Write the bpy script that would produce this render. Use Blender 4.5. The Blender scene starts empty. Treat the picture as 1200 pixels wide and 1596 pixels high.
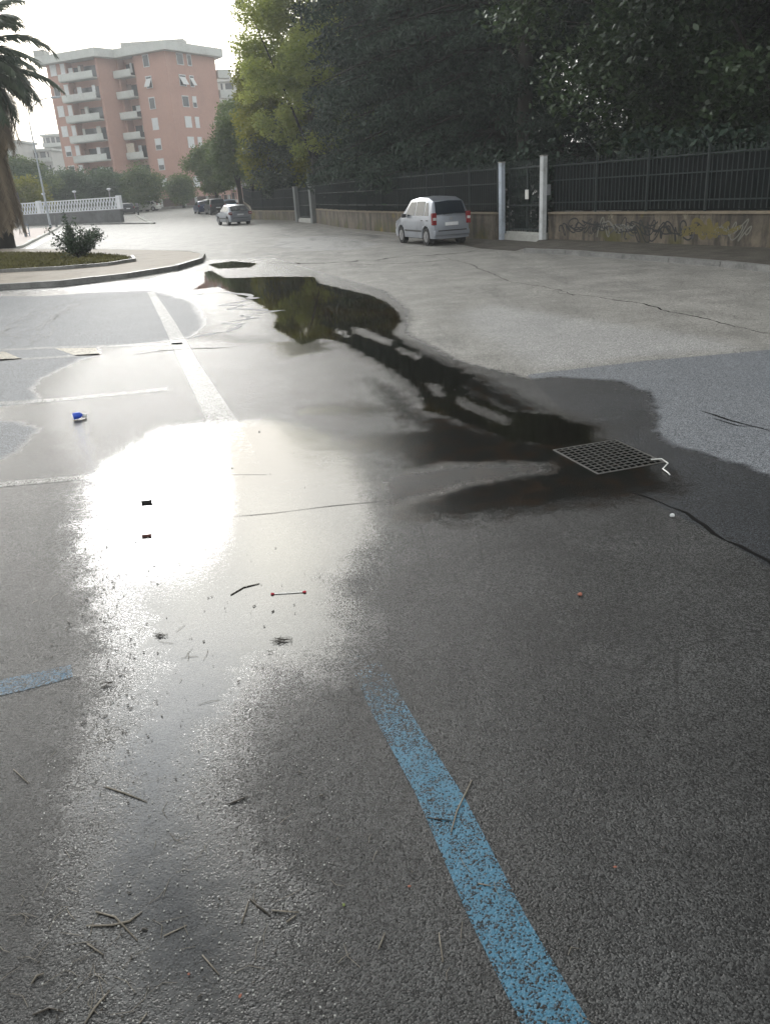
import bpy, math, random
import numpy as np
from math import radians, sin, cos, pi, atan2, sqrt

# ------------------------------------------------------------------ camera, world, sun, exposure
scene = bpy.context.scene
COL = scene.collection
H = 2.0; F = 1246.0; ROLL = radians(3.6); PITCH = radians(22.06)
SUN_EL = radians(17.6); SUN_AZ = radians(-17.0)          # azimuth measured from +Y towards +X
_f = np.array([0, cos(PITCH), -sin(PITCH)]); _u0 = np.array([0, sin(PITCH), cos(PITCH)]); _r0 = np.array([1., 0, 0])
_r = cos(ROLL)*_r0 - sin(ROLL)*_u0; _u = cos(ROLL)*_u0 + sin(ROLL)*_r0

cam_data = bpy.data.cameras.new('camera'); cam = bpy.data.objects.new('camera', cam_data); COL.objects.link(cam)
from mathutils import Matrix, Vector
M = Matrix(((_r[0], _u[0], -_f[0], 0), (_r[1], _u[1], -_f[1], 0), (_r[2], _u[2], -_f[2], H), (0, 0, 0, 1)))
cam.matrix_world = M
cam_data.sensor_fit = 'VERTICAL'; cam_data.sensor_height = 36; cam_data.lens = 36*F/1596
cam_data.clip_start = 0.05; cam_data.clip_end = 6000
scene.camera = cam

sun_dir = Vector((sin(SUN_AZ)*cos(SUN_EL), cos(SUN_AZ)*cos(SUN_EL), sin(SUN_EL)))
sl = bpy.data.lights.new('sun', 'SUN'); sl.energy = 0.5; sl.angle = radians(9); sl.color = (1, .99, .97)
so = bpy.data.objects.new('sun', sl); COL.objects.link(so)
so.rotation_euler = (-sun_dir).to_track_quat('-Z', 'Y').to_euler()

world = bpy.data.worlds.new('World'); scene.world = world; world.use_nodes = True
def build_world():
    nt = world.node_tree; N = nt.nodes; L = nt.links; N.clear()
    out = N.new('ShaderNodeOutputWorld'); bg = N.new('ShaderNodeBackground'); bg.inputs[1].default_value = 0.1
    sky = N.new('ShaderNodeTexSky'); sky.sky_type = 'NISHITA'; sky.sun_disc = False
    sky.sun_elevation = SUN_EL; sky.sun_rotation = SUN_AZ; sky.dust_density = 4; sky.air_density = 1.3
    tc = N.new('ShaderNodeTexCoord')
    # cloud deck: brightness from noise on the view direction, flattened towards the horizon
    mp = N.new('ShaderNodeMapping'); mp.inputs['Scale'].default_value = (1, 1, 2.2)
    L.new(tc.outputs['Generated'], mp.inputs[0])
    nz = N.new('ShaderNodeTexNoise'); nz.inputs['Scale'].default_value = 4.6; nz.inputs['Detail'].default_value = 6; nz.inputs['Roughness'].default_value = .55
    L.new(mp.outputs[0], nz.inputs['Vector'])
    cr = N.new('ShaderNodeValToRGB'); e = cr.color_ramp.elements
    e[0].position = .34; e[0].color = (.46, .50, .56, 1); e[1].position = .66; e[1].color = (1.16, 1.145, 1.05, 1)
    L.new(nz.outputs['Fac'], cr.inputs[0])
    dp = N.new('ShaderNodeVectorMath'); dp.operation = 'DOT_PRODUCT'; dp.inputs[1].default_value = sun_dir
    nm = N.new('ShaderNodeVectorMath'); nm.operation = 'NORMALIZE'; L.new(tc.outputs['Generated'], nm.inputs[0]); L.new(nm.outputs[0], dp.inputs[0])
    def math_(op, a, b):
        m = N.new('ShaderNodeMath'); m.operation = op
        for i, v in enumerate((a, b)):
            if isinstance(v, (int, float)): m.inputs[i].default_value = v
            elif v is not None: L.new(v, m.inputs[i])
        return m.outputs[0]
    c = math_('MAXIMUM', dp.outputs['Value'], 0)
    g1 = math_('MULTIPLY', math_('POWER', c, 200), 2)      # veiled sun
    g2 = math_('MULTIPLY', math_('POWER', c, 10), 2)
    g3 = math_('MULTIPLY', math_('POWER', c, 2), 7)
    # a lit cloud bank standing above the sun
    dp2 = N.new('ShaderNodeVectorMath'); dp2.operation = 'DOT_PRODUCT'; dp2.inputs[1].default_value = (sin(radians(-19))*cos(radians(33)), cos(radians(-19))*cos(radians(33)), sin(radians(33)))
    L.new(nm.outputs[0], dp2.inputs[0]); g4 = math_('MULTIPLY', math_('POWER', math_('MAXIMUM', dp2.outputs['Value'], 0), 30), 40)
    lvl = math_('ADD', math_('ADD', math_('ADD', g1, g2), g4), math_('ADD', g3, 8))
    # the cloud deck thickens overhead: darker towards the zenith, with a ragged edge
    sx = N.new('ShaderNodeSeparateXYZ'); L.new(nm.outputs[0], sx.inputs[0])
    mr = N.new('ShaderNodeMapRange'); mr.interpolation_type = 'SMOOTHSTEP'; mr.inputs[1].default_value = .58; mr.inputs[2].default_value = .80; mr.inputs[3].default_value = 1; mr.inputs[4].default_value = .42
    L.new(math_('ADD', sx.outputs[2], math_('MULTIPLY', math_('SUBTRACT', nz.outputs['Fac'], .5), -.5)), mr.inputs[0])
    lvl = math_('MULTIPLY', lvl, mr.outputs[0])
    mul = N.new('ShaderNodeVectorMath'); mul.operation = 'SCALE'; L.new(cr.outputs[0], mul.inputs[0]); L.new(lvl, mul.inputs['Scale'])
    mx = N.new('ShaderNodeMix'); mx.data_type = 'RGBA'; mx.inputs[0].default_value = .9
    L.new(sky.outputs[0], mx.inputs[6]); L.new(mul.outputs[0], mx.inputs[7])
    L.new(mx.outputs[2], bg.inputs[0]); L.new(bg.outputs[0], out.inputs[0])
build_world()
vs = scene.view_settings; vs.view_transform = 'Standard'; vs.look = 'None'; vs.gamma = 1; vs.use_curve_mapping = False
vs.exposure = 1.1
scene.cycles.volume_bounces = 0
scene.cycles.max_bounces = 8; scene.cycles.transparent_max_bounces = 24

# ------------------------------------------------------------------ helpers
rng = np.random.default_rng(7); random.seed(7)
def hgt(y):
    t = np.clip((np.asarray(y, float)-75)/60, 0, 1); return .8*t*t*(3-2*t)
def G(px, py, z=None):
    d = _f*F + _r*(px-600) + _u*(798-py)
    zz = 0 if z is None else z
    for _ in range(1 if z is not None else 25):
        t = (zz-H)/d[2]; x, y = d[0]*t, d[1]*t
        if z is None: zz = .5*zz+.5*float(hgt(y))
    return x, y
def P(x, y, z):
    d = np.array([x, y, z-H]); k = F/d.dot(_f); return 600+k*d.dot(_r), 798-k*d.dot(_u)
def XatP(px, d, z=3):
    lo, hi = -300, 300
    for _ in range(50):
        m = (lo+hi)/2
        if P(m, d, z)[0] < px: lo = m
        else: hi = m
    return lo
def Zat(py, x, y):
    lo, hi = -5, 120
    for _ in range(50):
        m = (lo+hi)/2
        if P(x, y, m)[1] > py: lo = m
        else: hi = m
    return lo

class MB:
    def __init__(s): s.v = []; s.f = []
    def add(s, vs, fs):
        o = len(s.v); s.v += [tuple(map(float, p)) for p in vs]; s.f += [tuple(o+i for i in q) for q in fs]; return s
    def box(s, c, d, rz=0, rx=0, ry=0, tz=1.0):
        # c centre, d full size; tz = scale of the top
        R = Matrix.Rotation(rz, 3, 'Z') @ Matrix.Rotation(ry, 3, 'Y') @ Matrix.Rotation(rx, 3, 'X')
        vs = []
        for z in (-.5, .5):
            k = tz if z > 0 else 1
            for x, y in ((-.5, -.5), (.5, -.5), (.5, .5), (-.5, .5)):
                vs.append(R @ Vector((x*d[0]*k, y*d[1]*k, z*d[2])) + Vector(c))
        return s.add(vs, [(0, 3, 2, 1), (4, 5, 6, 7), (0, 1, 5, 4), (1, 2, 6, 5), (2, 3, 7, 6), (3, 0, 4, 7)])
    def bar(s, a, b, w, t=None):
        # square-section bar a->b
        a = Vector(a); b = Vector(b); t = w if t is None else t
        d = (b-a).normalized(); up = Vector((0, 0, 1)) if abs(d.z) < .95 else Vector((0, 1, 0))
        x = d.cross(up).normalized()*w/2; y = x.cross(d).normalized()*t/2
        vs = [a-x-y, a+x-y, a+x+y, a-x+y, b-x-y, b+x-y, b+x+y, b-x+y]
        return s.add(vs, [(0, 3, 2, 1), (4, 5, 6, 7), (0, 1, 5, 4), (1, 2, 6, 5), (2, 3, 7, 6), (3, 0, 4, 7)])
    def tube(s, pts, rads, n=8, cap=True):
        pts = [Vector(p) for p in pts]
        if isinstance(rads, (int, float)): rads = [rads]*len(pts)
        vs = []; fs = []
        for i, p in enumerate(pts):
            d = (pts[min(i+1, len(pts)-1)]-pts[max(i-1, 0)]).normalized()
            up = Vector((0, 0, 1)) if abs(d.z) < .95 else Vector((0, 1, 0))
            x = d.cross(up).normalized(); y = x.cross(d).normalized()
            for k in range(n):
                a = 2*pi*k/n; vs.append(p + x*cos(a)*rads[i] + y*sin(a)*rads[i])
        for i in range(len(pts)-1):
            for k in range(n):
                fs.append((i*n+k, i*n+(k+1) % n, (i+1)*n+(k+1) % n, (i+1)*n+k))
        if cap: fs += [tuple(range(n))[::-1], tuple((len(pts)-1)*n+k for k in range(n))]
        return s.add(vs, fs)
    def prism(s, poly, z0, z1):
        n = len(poly)
        vs = [(x, y, z0) for x, y in poly] + [(x, y, z1) for x, y in poly]
        return s.add(vs, [tuple(range(n))[::-1], tuple(range(n, 2*n))] + [(i, (i+1) % n, n+(i+1) % n, n+i) for i in range(n)])
    def build(s, name, m=None, parent=None, smooth=False, bevel=0):
        me = bpy.data.meshes.new(name); me.from_pydata(s.v, [], s.f); me.update()
        o = bpy.data.objects.new(name, me); COL.objects.link(o)
        if m: me.materials.append(m)
        if smooth: me.polygons.foreach_set('use_smooth', [True]*len(me.polygons))
        if parent: o.parent = parent
        if bevel:
            b = o.modifiers.new('bevel', 'BEVEL'); b.width = bevel; b.segments = 2; b.limit_method = 'ANGLE'
        return o
def npmesh(name, verts, faces, m=None, parent=None, attrs=None, smooth=False):
    # faces: (n,4) int array
    me = bpy.data.meshes.new(name); nv = len(verts); nf = len(faces)
    me.vertices.add(nv); me.vertices.foreach_set('co', np.asarray(verts, np.float32).ravel())
    me.loops.add(nf*4); me.loops.foreach_set('vertex_index', np.asarray(faces, np.int32).ravel())
    me.polygons.add(nf); me.polygons.foreach_set('loop_start', np.arange(nf, dtype=np.int32)*4)
    me.polygons.foreach_set('loop_total', np.full(nf, 4, np.int32))
    if smooth: me.polygons.foreach_set('use_smooth', np.ones(nf, bool))
    me.update(calc_edges=True); me.validate()
    for k, a in (attrs or {}).items():
        at = me.attributes.new(k, 'FLOAT', 'POINT'); at.data.foreach_set('value', np.asarray(a, np.float32))
    o = bpy.data.objects.new(name, me); COL.objects.link(o)
    if m: me.materials.append(m)
    if parent: o.parent = parent
    return o
def tag(o, label=None, cat=None, group=None, kind=None):
    if label: o['label'] = label
    if cat: o['category'] = cat
    if group: o['group'] = group
    if kind: o['kind'] = kind
    return o
def empty(name, loc, rz=0):
    o = bpy.data.objects.new(name, None); COL.objects.link(o); o.location = loc; o.rotation_euler = (0, 0, rz); o.empty_display_size = .2; return o
def copy_tree(o, parent=None):
    c = o.copy(); COL.objects.link(c); c.parent = parent
    for ch in list(o.children): copy_tree(ch, c)
    return c

class NT:
    def __init__(s, name):
        s.m = bpy.data.materials.new(name); s.m.use_nodes = True; s.t = s.m.node_tree; s.N = s.t.nodes; s.L = s.t.links
        s.p = s.N['Principled BSDF']; s.out = s.N['Material Output']
    def n(s, t, **k):
        x = s.N.new(t)
        for a, b in k.items(): setattr(x, a, b)
        return x
    def link(s, a, b):
        if isinstance(a, (int, float)): b.default_value = a
        elif isinstance(a, tuple): b.default_value = a if len(a) == 4 or b.type == 'VECTOR' else (*a, 1)
        else: s.L.new(a, b)
    def math(s, op, a, b=0, c=None, clamp=False):
        m = s.n('ShaderNodeMath', operation=op, use_clamp=clamp); s.link(a, m.inputs[0]); s.link(b, m.inputs[1])
        if c is not None: s.link(c, m.inputs[2])
        return m.outputs[0]
    def mix(s, f, a, b, bt='MIX'):
        m = s.n('ShaderNodeMix', data_type='RGBA', blend_type=bt); s.link(f, m.inputs[0]); s.link(a, m.inputs[6]); s.link(b, m.inputs[7]); return m.outputs[2]
    def mixf(s, f, a, b):
        m = s.n('ShaderNodeMix', data_type='FLOAT'); s.link(f, m.inputs[0]); s.link(a, m.inputs[2]); s.link(b, m.inputs[3]); return m.outputs[0]
    def pos(s, scale=(1, 1, 1), obj=False):
        if obj: o = s.n('ShaderNodeTexCoord').outputs['Object']
        else: o = s.n('ShaderNodeNewGeometry').outputs['Position']
        if scale == (1, 1, 1): return o
        m = s.n('ShaderNodeMapping'); m.inputs['Scale'].default_value = scale; s.L.new(o, m.inputs[0]); return m.outputs[0]
    def noise(s, v, scale, detail=3, rough=.5, color=False):
        x = s.n('ShaderNodeTexNoise'); s.L.new(v, x.inputs['Vector']); x.inputs['Scale'].default_value = scale
        x.inputs['Detail'].default_value = detail; x.inputs['Roughness'].default_value = rough; return x.outputs['Color' if color else 'Fac']
    def voro(s, v, scale, feature='F1', out='Distance'):
        x = s.n('ShaderNodeTexVoronoi', feature=feature); s.L.new(v, x.inputs['Vector']); x.inputs['Scale'].default_value = scale; return x.outputs[out]
    def ss(s, v, a, b, lo=0., hi=1.):
        m = s.n('ShaderNodeMapRange', interpolation_type='SMOOTHSTEP'); s.link(v, m.inputs[0]); s.link(a, m.inputs[1]); s.link(b, m.inputs[2]); s.link(lo, m.inputs[3]); s.link(hi, m.inputs[4]); return m.outputs[0]
    def attr(s, name):
        return s.n('ShaderNodeAttribute', attribute_name=name).outputs['Fac']
    def bump(s, h, strength, dist):
        b = s.n('ShaderNodeBump'); s.link(strength, b.inputs['Strength']); b.inputs['Distance'].default_value = dist; s.link(h, b.inputs['Height']); return b.outputs[0]
    def set(s, **k):
        for a, b in k.items(): s.link(b, s.p.inputs[a.replace('_', ' ')])
        return s

_mats = {}
def mat(name, col, rough=.7, var=.15, scale=3, metal=0, bump=0, bscale=60, spec=.5, dirt=None, obj=False, coat=0):
    # painted or plain surface with procedural tone variation
    if name in _mats: return _mats[name]
    t = NT(name); v = t.pos(obj=obj)
    n1 = t.noise(v, scale, 5, .6); n2 = t.noise(v, scale*9, 3, .6)
    f = t.math('MULTIPLY_ADD', n2, .4, t.math('MULTIPLY', n1, .6))
    f = t.ss(f, .3, .7)
    a = tuple(c*(1-var) for c in col); b = tuple(min(1, c*(1+var)) for c in col)
    c = t.mix(f, a, b)
    if dirt:
        d = t.ss(t.noise(v, scale*.7, 6, .7), .5, .72); c = t.mix(t.math('MULTIPLY', d, .7), c, dirt)
    t.set(Base_Color=c, Roughness=t.mixf(n1, max(.03, rough-.1), min(1, rough+.1)), Metallic=metal, Specular_IOR_Level=spec, Coat_Weight=coat)
    if bump: t.link(t.bump(t.noise(v, bscale, 4, .6), bump, .01), t.p.inputs['Normal'])
    _mats[name] = t.m; return t.m

def sd_poly(X, Y, poly):
    """signed distance to polygon, positive inside"""
    p = np.asarray(poly, float); n = len(p); d = np.full(X.shape, 1e9); ins = np.zeros(X.shape, bool)
    for i in range(n):
        a = p[i]; b = p[(i+1) % n]; ex, ey = b-a; wx = X-a[0]; wy = Y-a[1]
        t = np.clip((wx*ex+wy*ey)/(ex*ex+ey*ey+1e-12), 0, 1)
        d = np.minimum(d, (wx-ex*t)**2+(wy-ey*t)**2)
        c = (a[1] > Y) != (b[1] > Y)
        with np.errstate(divide='ignore', invalid='ignore'):
            xi = ex*(Y-a[1])/(ey if ey != 0 else 1e-12)+a[0]
        ins ^= c & (X < xi)
    return np.where(ins, 1, -1)*np.sqrt(d)
def d_line(X, Y, pts):
    d = np.full(X.shape, 1e9)
    for a, b in zip(pts[:-1], pts[1:]):
        a = np.array(a); b = np.array(b); e = b-a; wx = X-a[0]; wy = Y-a[1]
        t = np.clip((wx*e[0]+wy*e[1])/(e.dot(e)+1e-12), 0, 1); d = np.minimum(d, (wx-e[0]*t)**2+(wy-e[1]*t)**2)
    return np.sqrt(d)
def GP(pts, z=0): return [G(a, b, z) for a, b in pts]
#PART2
# ------------------------------------------------------------------ ground fields (stains, water, patches) in world metres
PUD = [[(330, 421), (352, 433), (372, 433), (420, 431), (490, 431), (500, 442), (545, 452), (585, 462), (606, 473), (622, 487), (628, 500), (612, 518), (640, 540), (670, 556), (700, 570),
        (742, 586), (722, 598), (742, 620), (800, 640), (862, 646), (925, 668), (930, 688), (870, 694), (800, 690), (740, 662), (700, 652), (660, 640), (650, 610),
        (625, 585), (590, 566), (560, 548), (530, 533), (500, 528), (470, 538), (440, 520), (425, 512), (430, 492), (395, 470), (372, 462), (340, 447), (300, 452), (318, 440), (318, 424)],
       [(322, 412), (362, 407), (402, 410), (392, 417), (340, 419)]]
PUDH = [[(520, 511), (538, 516), (543, 526), (526, 521)], [(545, 509), (568, 512), (612, 531), (608, 539), (560, 522)], [(618, 540), (658, 555), (650, 561), (622, 549)],
        [(660, 597), (684, 599), (696, 622), (680, 618)], [(706, 615), (738, 628), (770, 640), (800, 655), (785, 662), (742, 644), (712, 628)]]
FLOW = [[(535, 505), (620, 525), (700, 562), (760, 590), (745, 605), (800, 635), (935, 662), (942, 700), (850, 705), (720, 672), (640, 610), (600, 572), (530, 540)], [(640, 640), (700, 650), (760, 668), (860, 690), (940, 690), (1035, 728), (1062, 765), (985, 778), (860, 797), (700, 815), (612, 806), (598, 775), (640, 745), (600, 705), (520, 697), (560, 680), (650, 668)],
        [(470, 636), (560, 628), (610, 640), (560, 648), (480, 645)], [(500, 525), (520, 545), (440, 560), (420, 535)], [(640, 555), (760, 590), (850, 640), (800, 650), (700, 600)],
        [(575, 590), (620, 610), (660, 645), (700, 672), (650, 672), (608, 642), (590, 612)]]
GLINT = [[(600, 745), (700, 725), (850, 722), (855, 735), (740, 752), (640, 780), (600, 790)]]
SHEEN = [[(60, 625), (120, 565), (165, 545), (290, 526), (430, 536), (560, 556), (650, 610), (600, 640), (560, 670), (620, 720), (620, 800), (580, 900), (560, 1050), (420, 1200), (520, 1500), (500, 1800), (60, 1800), (110, 1200), (130, 900), (120, 800), (90, 740), (70, 690)], [(-100, 444), (230, 440), (330, 420), (440, 500), (430, 530), (330, 520), (300, 470), (230, 450), (-100, 460)]]
FILM = [[(150, 740), (260, 668), (420, 655), (560, 690), (600, 780), (590, 850), (530, 900), (545, 990), (500, 1030), (420, 1040), (330, 1160), (300, 1260), (330, 1330), (380, 1420), (370, 1500), (300, 1560), (210, 1500), (170, 1400), (160, 1300), (170, 1180), (205, 1050), (165, 930), (135, 840)]]
DAMP = [(-400, 446), (0, 446), (230, 436), (330, 405), (430, 402), (520, 430), (600, 452), (640, 482), (640, 520), (720, 562), (830, 590), (870, 586), (960, 592), (1018, 612), (1028, 650), (1036, 685),
        (1100, 705), (1200, 738), (1700, 860), (2200, 1800), (-900, 1800)]
DRY = [[(-60, 462), (60, 462), (150, 456), (228, 453), (280, 458), (310, 480), (318, 505), (290, 528), (150, 541), (155, 553), (120, 562), (60, 590), (46, 608), (60, 626), (-80, 640)],
       [(-80, 652), (35, 660), (55, 672), (18, 705), (-80, 750)]]
PATCH = [(820, 584), (1000, 563), (1200, 545), (1700, 505), (2600, 1200), (1500, 1060), (1300, 945), (1200, 885), (1130, 842), (1060, 806), (1000, 775), (1000, 740), (960, 735), (930, 690)]
PALE = [[(700, 490), (760, 470), (900, 492), (1100, 520), (1200, 545), (1000, 562), (835, 582), (790, 560), (720, 520)], [(430, 372), (520, 366), (600, 380), (560, 390), (470, 392), (420, 385)]]
def fields(X, Y):
    c = lambda a: np.clip(a, -1.5, 1.5)
    mx = lambda L: np.maximum.reduce([sd_poly(X, Y, GP(p, 0)) for p in L])
    dry = mx(DRY); damp = np.minimum(sd_poly(X, Y, GP(DAMP, 0)), -dry)
    pud = np.minimum(mx(PUD), .015-mx(PUDH))
    return dict(puddle=c(pud), flow=c(np.minimum(mx(FLOW), .02-mx(PUDH))), glint=c(mx(GLINT)), film=c(mx(FILM)), sheen=c(mx(SHEEN)), damp=c(damp), patch=c(sd_poly(X, Y, GP(PATCH, 0))), pale=c(mx(PALE)), dry=c(dry))

def ground_mat(name, paint=None, wear=.5):
    t = NT(name); v = t.pos()
    fine = t.noise(v, 320, 3, .7)
    stones = t.voro(v, 185)                                   # aggregate
    stonec = t.voro(v, 185, out='Color')
    sep = t.n('ShaderNodeSeparateColor'); t.L.new(stonec, sep.inputs[0]); srnd = sep.outputs[0]
    mid = t.noise(v, 14, 4, .6); big = t.noise(v, 1.1, 5, .6); jit = t.noise(v, 4.5, 6, .7)
    jitc = t.math('MULTIPLY_ADD', t.math('SUBTRACT', t.noise(t.pos((1, .7, 1)), 19, 5, .7), .5), .45, t.math('SUBTRACT', jit, .5)); stc = t.math('SUBTRACT', srnd, .5); fic = t.math('SUBTRACT', fine, .5); bic = t.math('SUBTRACT', big, .5)
    def mask(a, jamp, lo, hi, samp=0.):
        x = t.math('MULTIPLY_ADD', jitc, jamp, t.attr(a))
        if samp: x = t.math('MULTIPLY_ADD', stc, samp, x)
        return t.ss(x, lo, hi)
    pud = mask('puddle', .26, -.015, .02, .07)
    flow = mask('flow', .50, -.05, .07, .24)
    glint = mask('glint', .3, -.1, .1, .1)
    film = mask('film', .42, -.20, .16, .22)
    sheen = mask('sheen', .5, -.15, .3, .1)
    damp = mask('damp', .3, -.03, .07, .03)
    pale = mask('pale', .8, -.1, .5)
    pat = mask('patch', .04, -.01, .01)
    edge = t.math('ABSOLUTE', t.math('MULTIPLY_ADD', jitc, .05, t.attr('patch')))
    # colour
    lo, hi = (.108, .105, .099), (.195, .190, .180)
    dry = t.mix(t.ss(t.math('MULTIPLY_ADD', mid, .35, t.math('MULTIPLY', big, .65)), .3, .7), lo, hi)
    streak = t.ss(t.noise(t.pos((1.1, .22, 1)), 1.3, 6, .65), .5, .68); dry = t.mix(t.math('MULTIPLY', streak, .45), dry, (.075, .074, .072))
    al = t.math('ADD', t.voro(v, 1.7, 'DISTANCE_TO_EDGE'), t.math('MULTIPLY', jit, .03)); al = t.math('MULTIPLY', t.ss(al, .018, .028, 1., 0.), t.ss(t.noise(v, .35, 3, .5), .52, .62))
    dry = t.mix(t.math('MULTIPLY', al, .7), dry, (.03, .03, .03))
    dry = t.mix(t.math('MULTIPLY', pale, .6), dry, (.21, .21, .215))
    dryp = t.math('MAXIMUM', pat, t.ss(t.attr('dry'), -.1, 0))
    dry = t.mix(t.math('MULTIPLY', dryp, .85), dry, (.080, .089, .105))
    speck = t.mix(t.ss(srnd, .15, .95), (.13, .13, .14), (3.1, 3.08, 3.0))
    dry = t.mix(.8, dry, speck, 'MULTIPLY')
    wetc = t.mix(1, dry, (.138, .146, .158), 'MULTIPLY')
    wetc = t.mix(1, wetc, t.mix(t.ss(t.noise(v, .75, 5, .6), .35, .62), (.72, .72, .72), (1.2, 1.2, 1.2)), 'MULTIPLY')
    base = t.mix(damp, dry, wetc)
    rim = t.math('MULTIPLY', t.ss(t.math('MULTIPLY_ADD', jitc, .5, t.attr('puddle')), -.30, -.04), .65)
    base = t.mix(rim, base, (.020, .018, .014))
    base = t.mix(t.math('MULTIPLY', flow, .93), base, t.mix(t.ss(jit, .45, .62), (.006, .006, .0055), (.018, .011, .007)))
    if paint:
        pc = t.mix(t.ss(mid, .3, .7), tuple(c*.85 for c in paint), paint)
        keep = t.math('MULTIPLY', t.ss(t.math('MULTIPLY_ADD', stones, 55*.012, t.math('MULTIPLY', mid, .5)), wear-.12, wear+.12), 1)
        keep = t.ss(t.math('SUBTRACT', t.math('ADD', t.math('MULTIPLY', srnd, .55), t.math('MULTIPLY', mid, .6)), t.attr('glare_fade')), wear-.16, wear+.12)
        base = t.mix(keep, base, pc); kp = keep
    mud = t.mix(t.ss(big, .38, .62), (.010, .009, .005), (.024, .017, .006))
    base = t.mix(pud, base, t.mix(flow, mud, (.007, .0065, .005)))
    crack = t.ss(t.math('MULTIPLY_ADD', mid, .012, edge), .012, .022, 1., 0.)
    
    rough = t.mixf(damp, .62, t.math('MULTIPLY_ADD', big, .14, .17))
    rough = t.mixf(sheen, rough, .19)
    rough = t.mixf(flow, rough, .13)
    rough = t.mixf(film, rough, .03)
    rough = t.mixf(glint, rough, .30)
    if paint: rough = t.mixf(t.math('MULTIPLY', kp, .5), rough, .42)
    rough = t.mixf(pud, rough, t.mixf(flow, .035, .075))
    bs = t.mixf(damp, .3, .62)
    bs = t.mixf(sheen, bs, .42)
    bs = t.mixf(film, bs, .035)
    bs = t.mixf(flow, bs, t.mixf(glint, .10, .8))
    bs = t.mixf(pud, bs, .0)
    h = t.math('MULTIPLY_ADD', t.voro(v, 92), -.5, t.math('MULTIPLY_ADD', stones, -.6, t.math('ADD', t.math('MULTIPLY', fine, .35), t.math('MULTIPLY', srnd, .75))))
    # distance fade of the aggregate relief is left to sampling
    nrm = t.bump(h, bs, .0068)
    b2 = t.n('ShaderNodeBump'); b2.inputs['Distance'].default_value = .03
    t.L.new(t.mixf(pud, t.mixf(t.math('MAXIMUM', film, flow), .2, .04), 0.), b2.inputs['Strength']); t.L.new(jit, b2.inputs['Height']); t.L.new(nrm, b2.inputs['Normal'])
    t.set(Base_Color=base, Roughness=rough, Specular_IOR_Level=t.mixf(film, .47, .6))
    t.p.inputs['IOR'].default_value = 1.36
    t.L.new(b2.outputs[0], t.p.inputs['Normal'])
    return t.m
M_ROAD = ground_mat('wet_asphalt')

def build_ground():
    ys = [-60, -30, -14, -7, -3, -1, 0, .4, .7]
    y = .9
    while y < 70: ys.append(y); y *= 1.0085
    while y < 900: ys.append(y); y *= 1.035
    ys = np.array(ys); w = 3.2+.72*np.maximum(ys, 0)
    s = np.concatenate([[-70, -30, -12, -5, -2.6, -1.8, -1.4], np.linspace(-1.2, 1.2, 440), [1.4, 1.8, 2.6, 5, 12, 30, 70]])
    X = w[:, None]*s[None, :]; Y = np.repeat(ys[:, None], len(s), 1)
    Z = hgt(Y)
    n, m = X.shape
    idx = np.arange(n*m).reshape(n, m)
    q = np.stack([idx[:-1, :-1], idx[:-1, 1:], idx[1:, 1:], idx[1:, :-1]], -1).reshape(-1, 4)
    o = npmesh('road', np.stack([X, Y, Z], -1).reshape(-1, 3), q, M_ROAD, attrs=fields(X.ravel(), Y.ravel()), smooth=True)
    tag(o, kind='structure')
build_ground()

def marking(name, left, right, paint, wear, n=40, z=.0015, fade=None):
    """painted strip lying on the road between two world polylines of equal length"""
    L = [np.array(G(*p, 0)) for p in left]; R = [np.array(G(*p, 0)) for p in right]
    V = []; m = 6
    segs = len(L)-1; k = max(2, n//segs)
    rows = []
    for i in range(segs):
        for j in range(k+(i == segs-1)):
            t = j/k; a = L[i]*(1-t)+L[i+1]*t; b = R[i]*(1-t)+R[i+1]*t
            rows.append([a*(1-u/m)+b*u/m for u in range(m+1)])
    A = np.array(rows); nr = len(rows); X = A[..., 0].ravel(); Y = A[..., 1].ravel()
    idx = np.arange(nr*(m+1)).reshape(nr, m+1)
    q = np.stack([idx[:-1, :-1], idx[:-1, 1:], idx[1:, 1:], idx[1:, :-1]], -1).reshape(-1, 4)
    if (A[1, 0]-A[0, 0])[0]*(A[0, 1]-A[0, 0])[1]-(A[1, 0]-A[0, 0])[1]*(A[0, 1]-A[0, 0])[0] > 0: q = q[:, ::-1]
    at_ = fields(X, Y); at_['glare_fade'] = np.zeros(X.shape) if fade is None else np.clip((Y-fade[0])/(fade[1]-fade[0]), 0, 1)*.6  # fade thins the paint where glare swallows the line, on top of real wear
    o = npmesh(name, np.stack([X, Y, np.full(X.shape, z)], -1), q, paint, attrs=at_, smooth=True)
    return tag(o, kind='structure')
BLUE = ground_mat('blue_road_paint', (.045, .155, .24), .50)
BLUEW = ground_mat('worn_blue_road_paint', (.04, .13, .22), .62)
WHITE = ground_mat('white_road_paint', (.30, .30, .29), .50)
WHITEW = ground_mat('worn_white_road_paint', (.34, .34, .32), .62)
marking('parking_line', [(824, 1620), (730, 1430), (649, 1240), (579, 1110), (552, 1050), (520, 980)], [(934, 1620), (820, 1430), (722, 1240), (639, 1110), (606, 1050), (566, 980)], BLUE, .4, n=90, fade=(2.45, 3.4))
marking('parking_line', [(362, 740), (330, 670), (283, 570), (252, 500), (230, 455)], [(416, 740), (380, 670), (313, 570), (272, 500), (241, 455)], WHITE, .4, fade=(7.8, 5.6))
marking('parking_line', [(-60, 1072), (40, 1052), (112, 1036)], [(-60, 1098), (40, 1076), (114, 1056)], BLUEW, .6, n=24)
marking('parking_line', [(-60, 630), (100, 620), (262, 604)], [(-60, 636), (100, 625), (262, 609)], WHITEW, .5, n=24)
marking('parking_line', [(-60, 757), (60, 746), (200, 735)], [(-60, 765), (60, 754), (200, 741)], WHITEW, .5, n=24)
marking('parking_line', [(0, 544), (90, 540), (285, 534)], [(0, 547), (90, 543), (285, 537)], WHITEW, .5, n=24)
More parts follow.
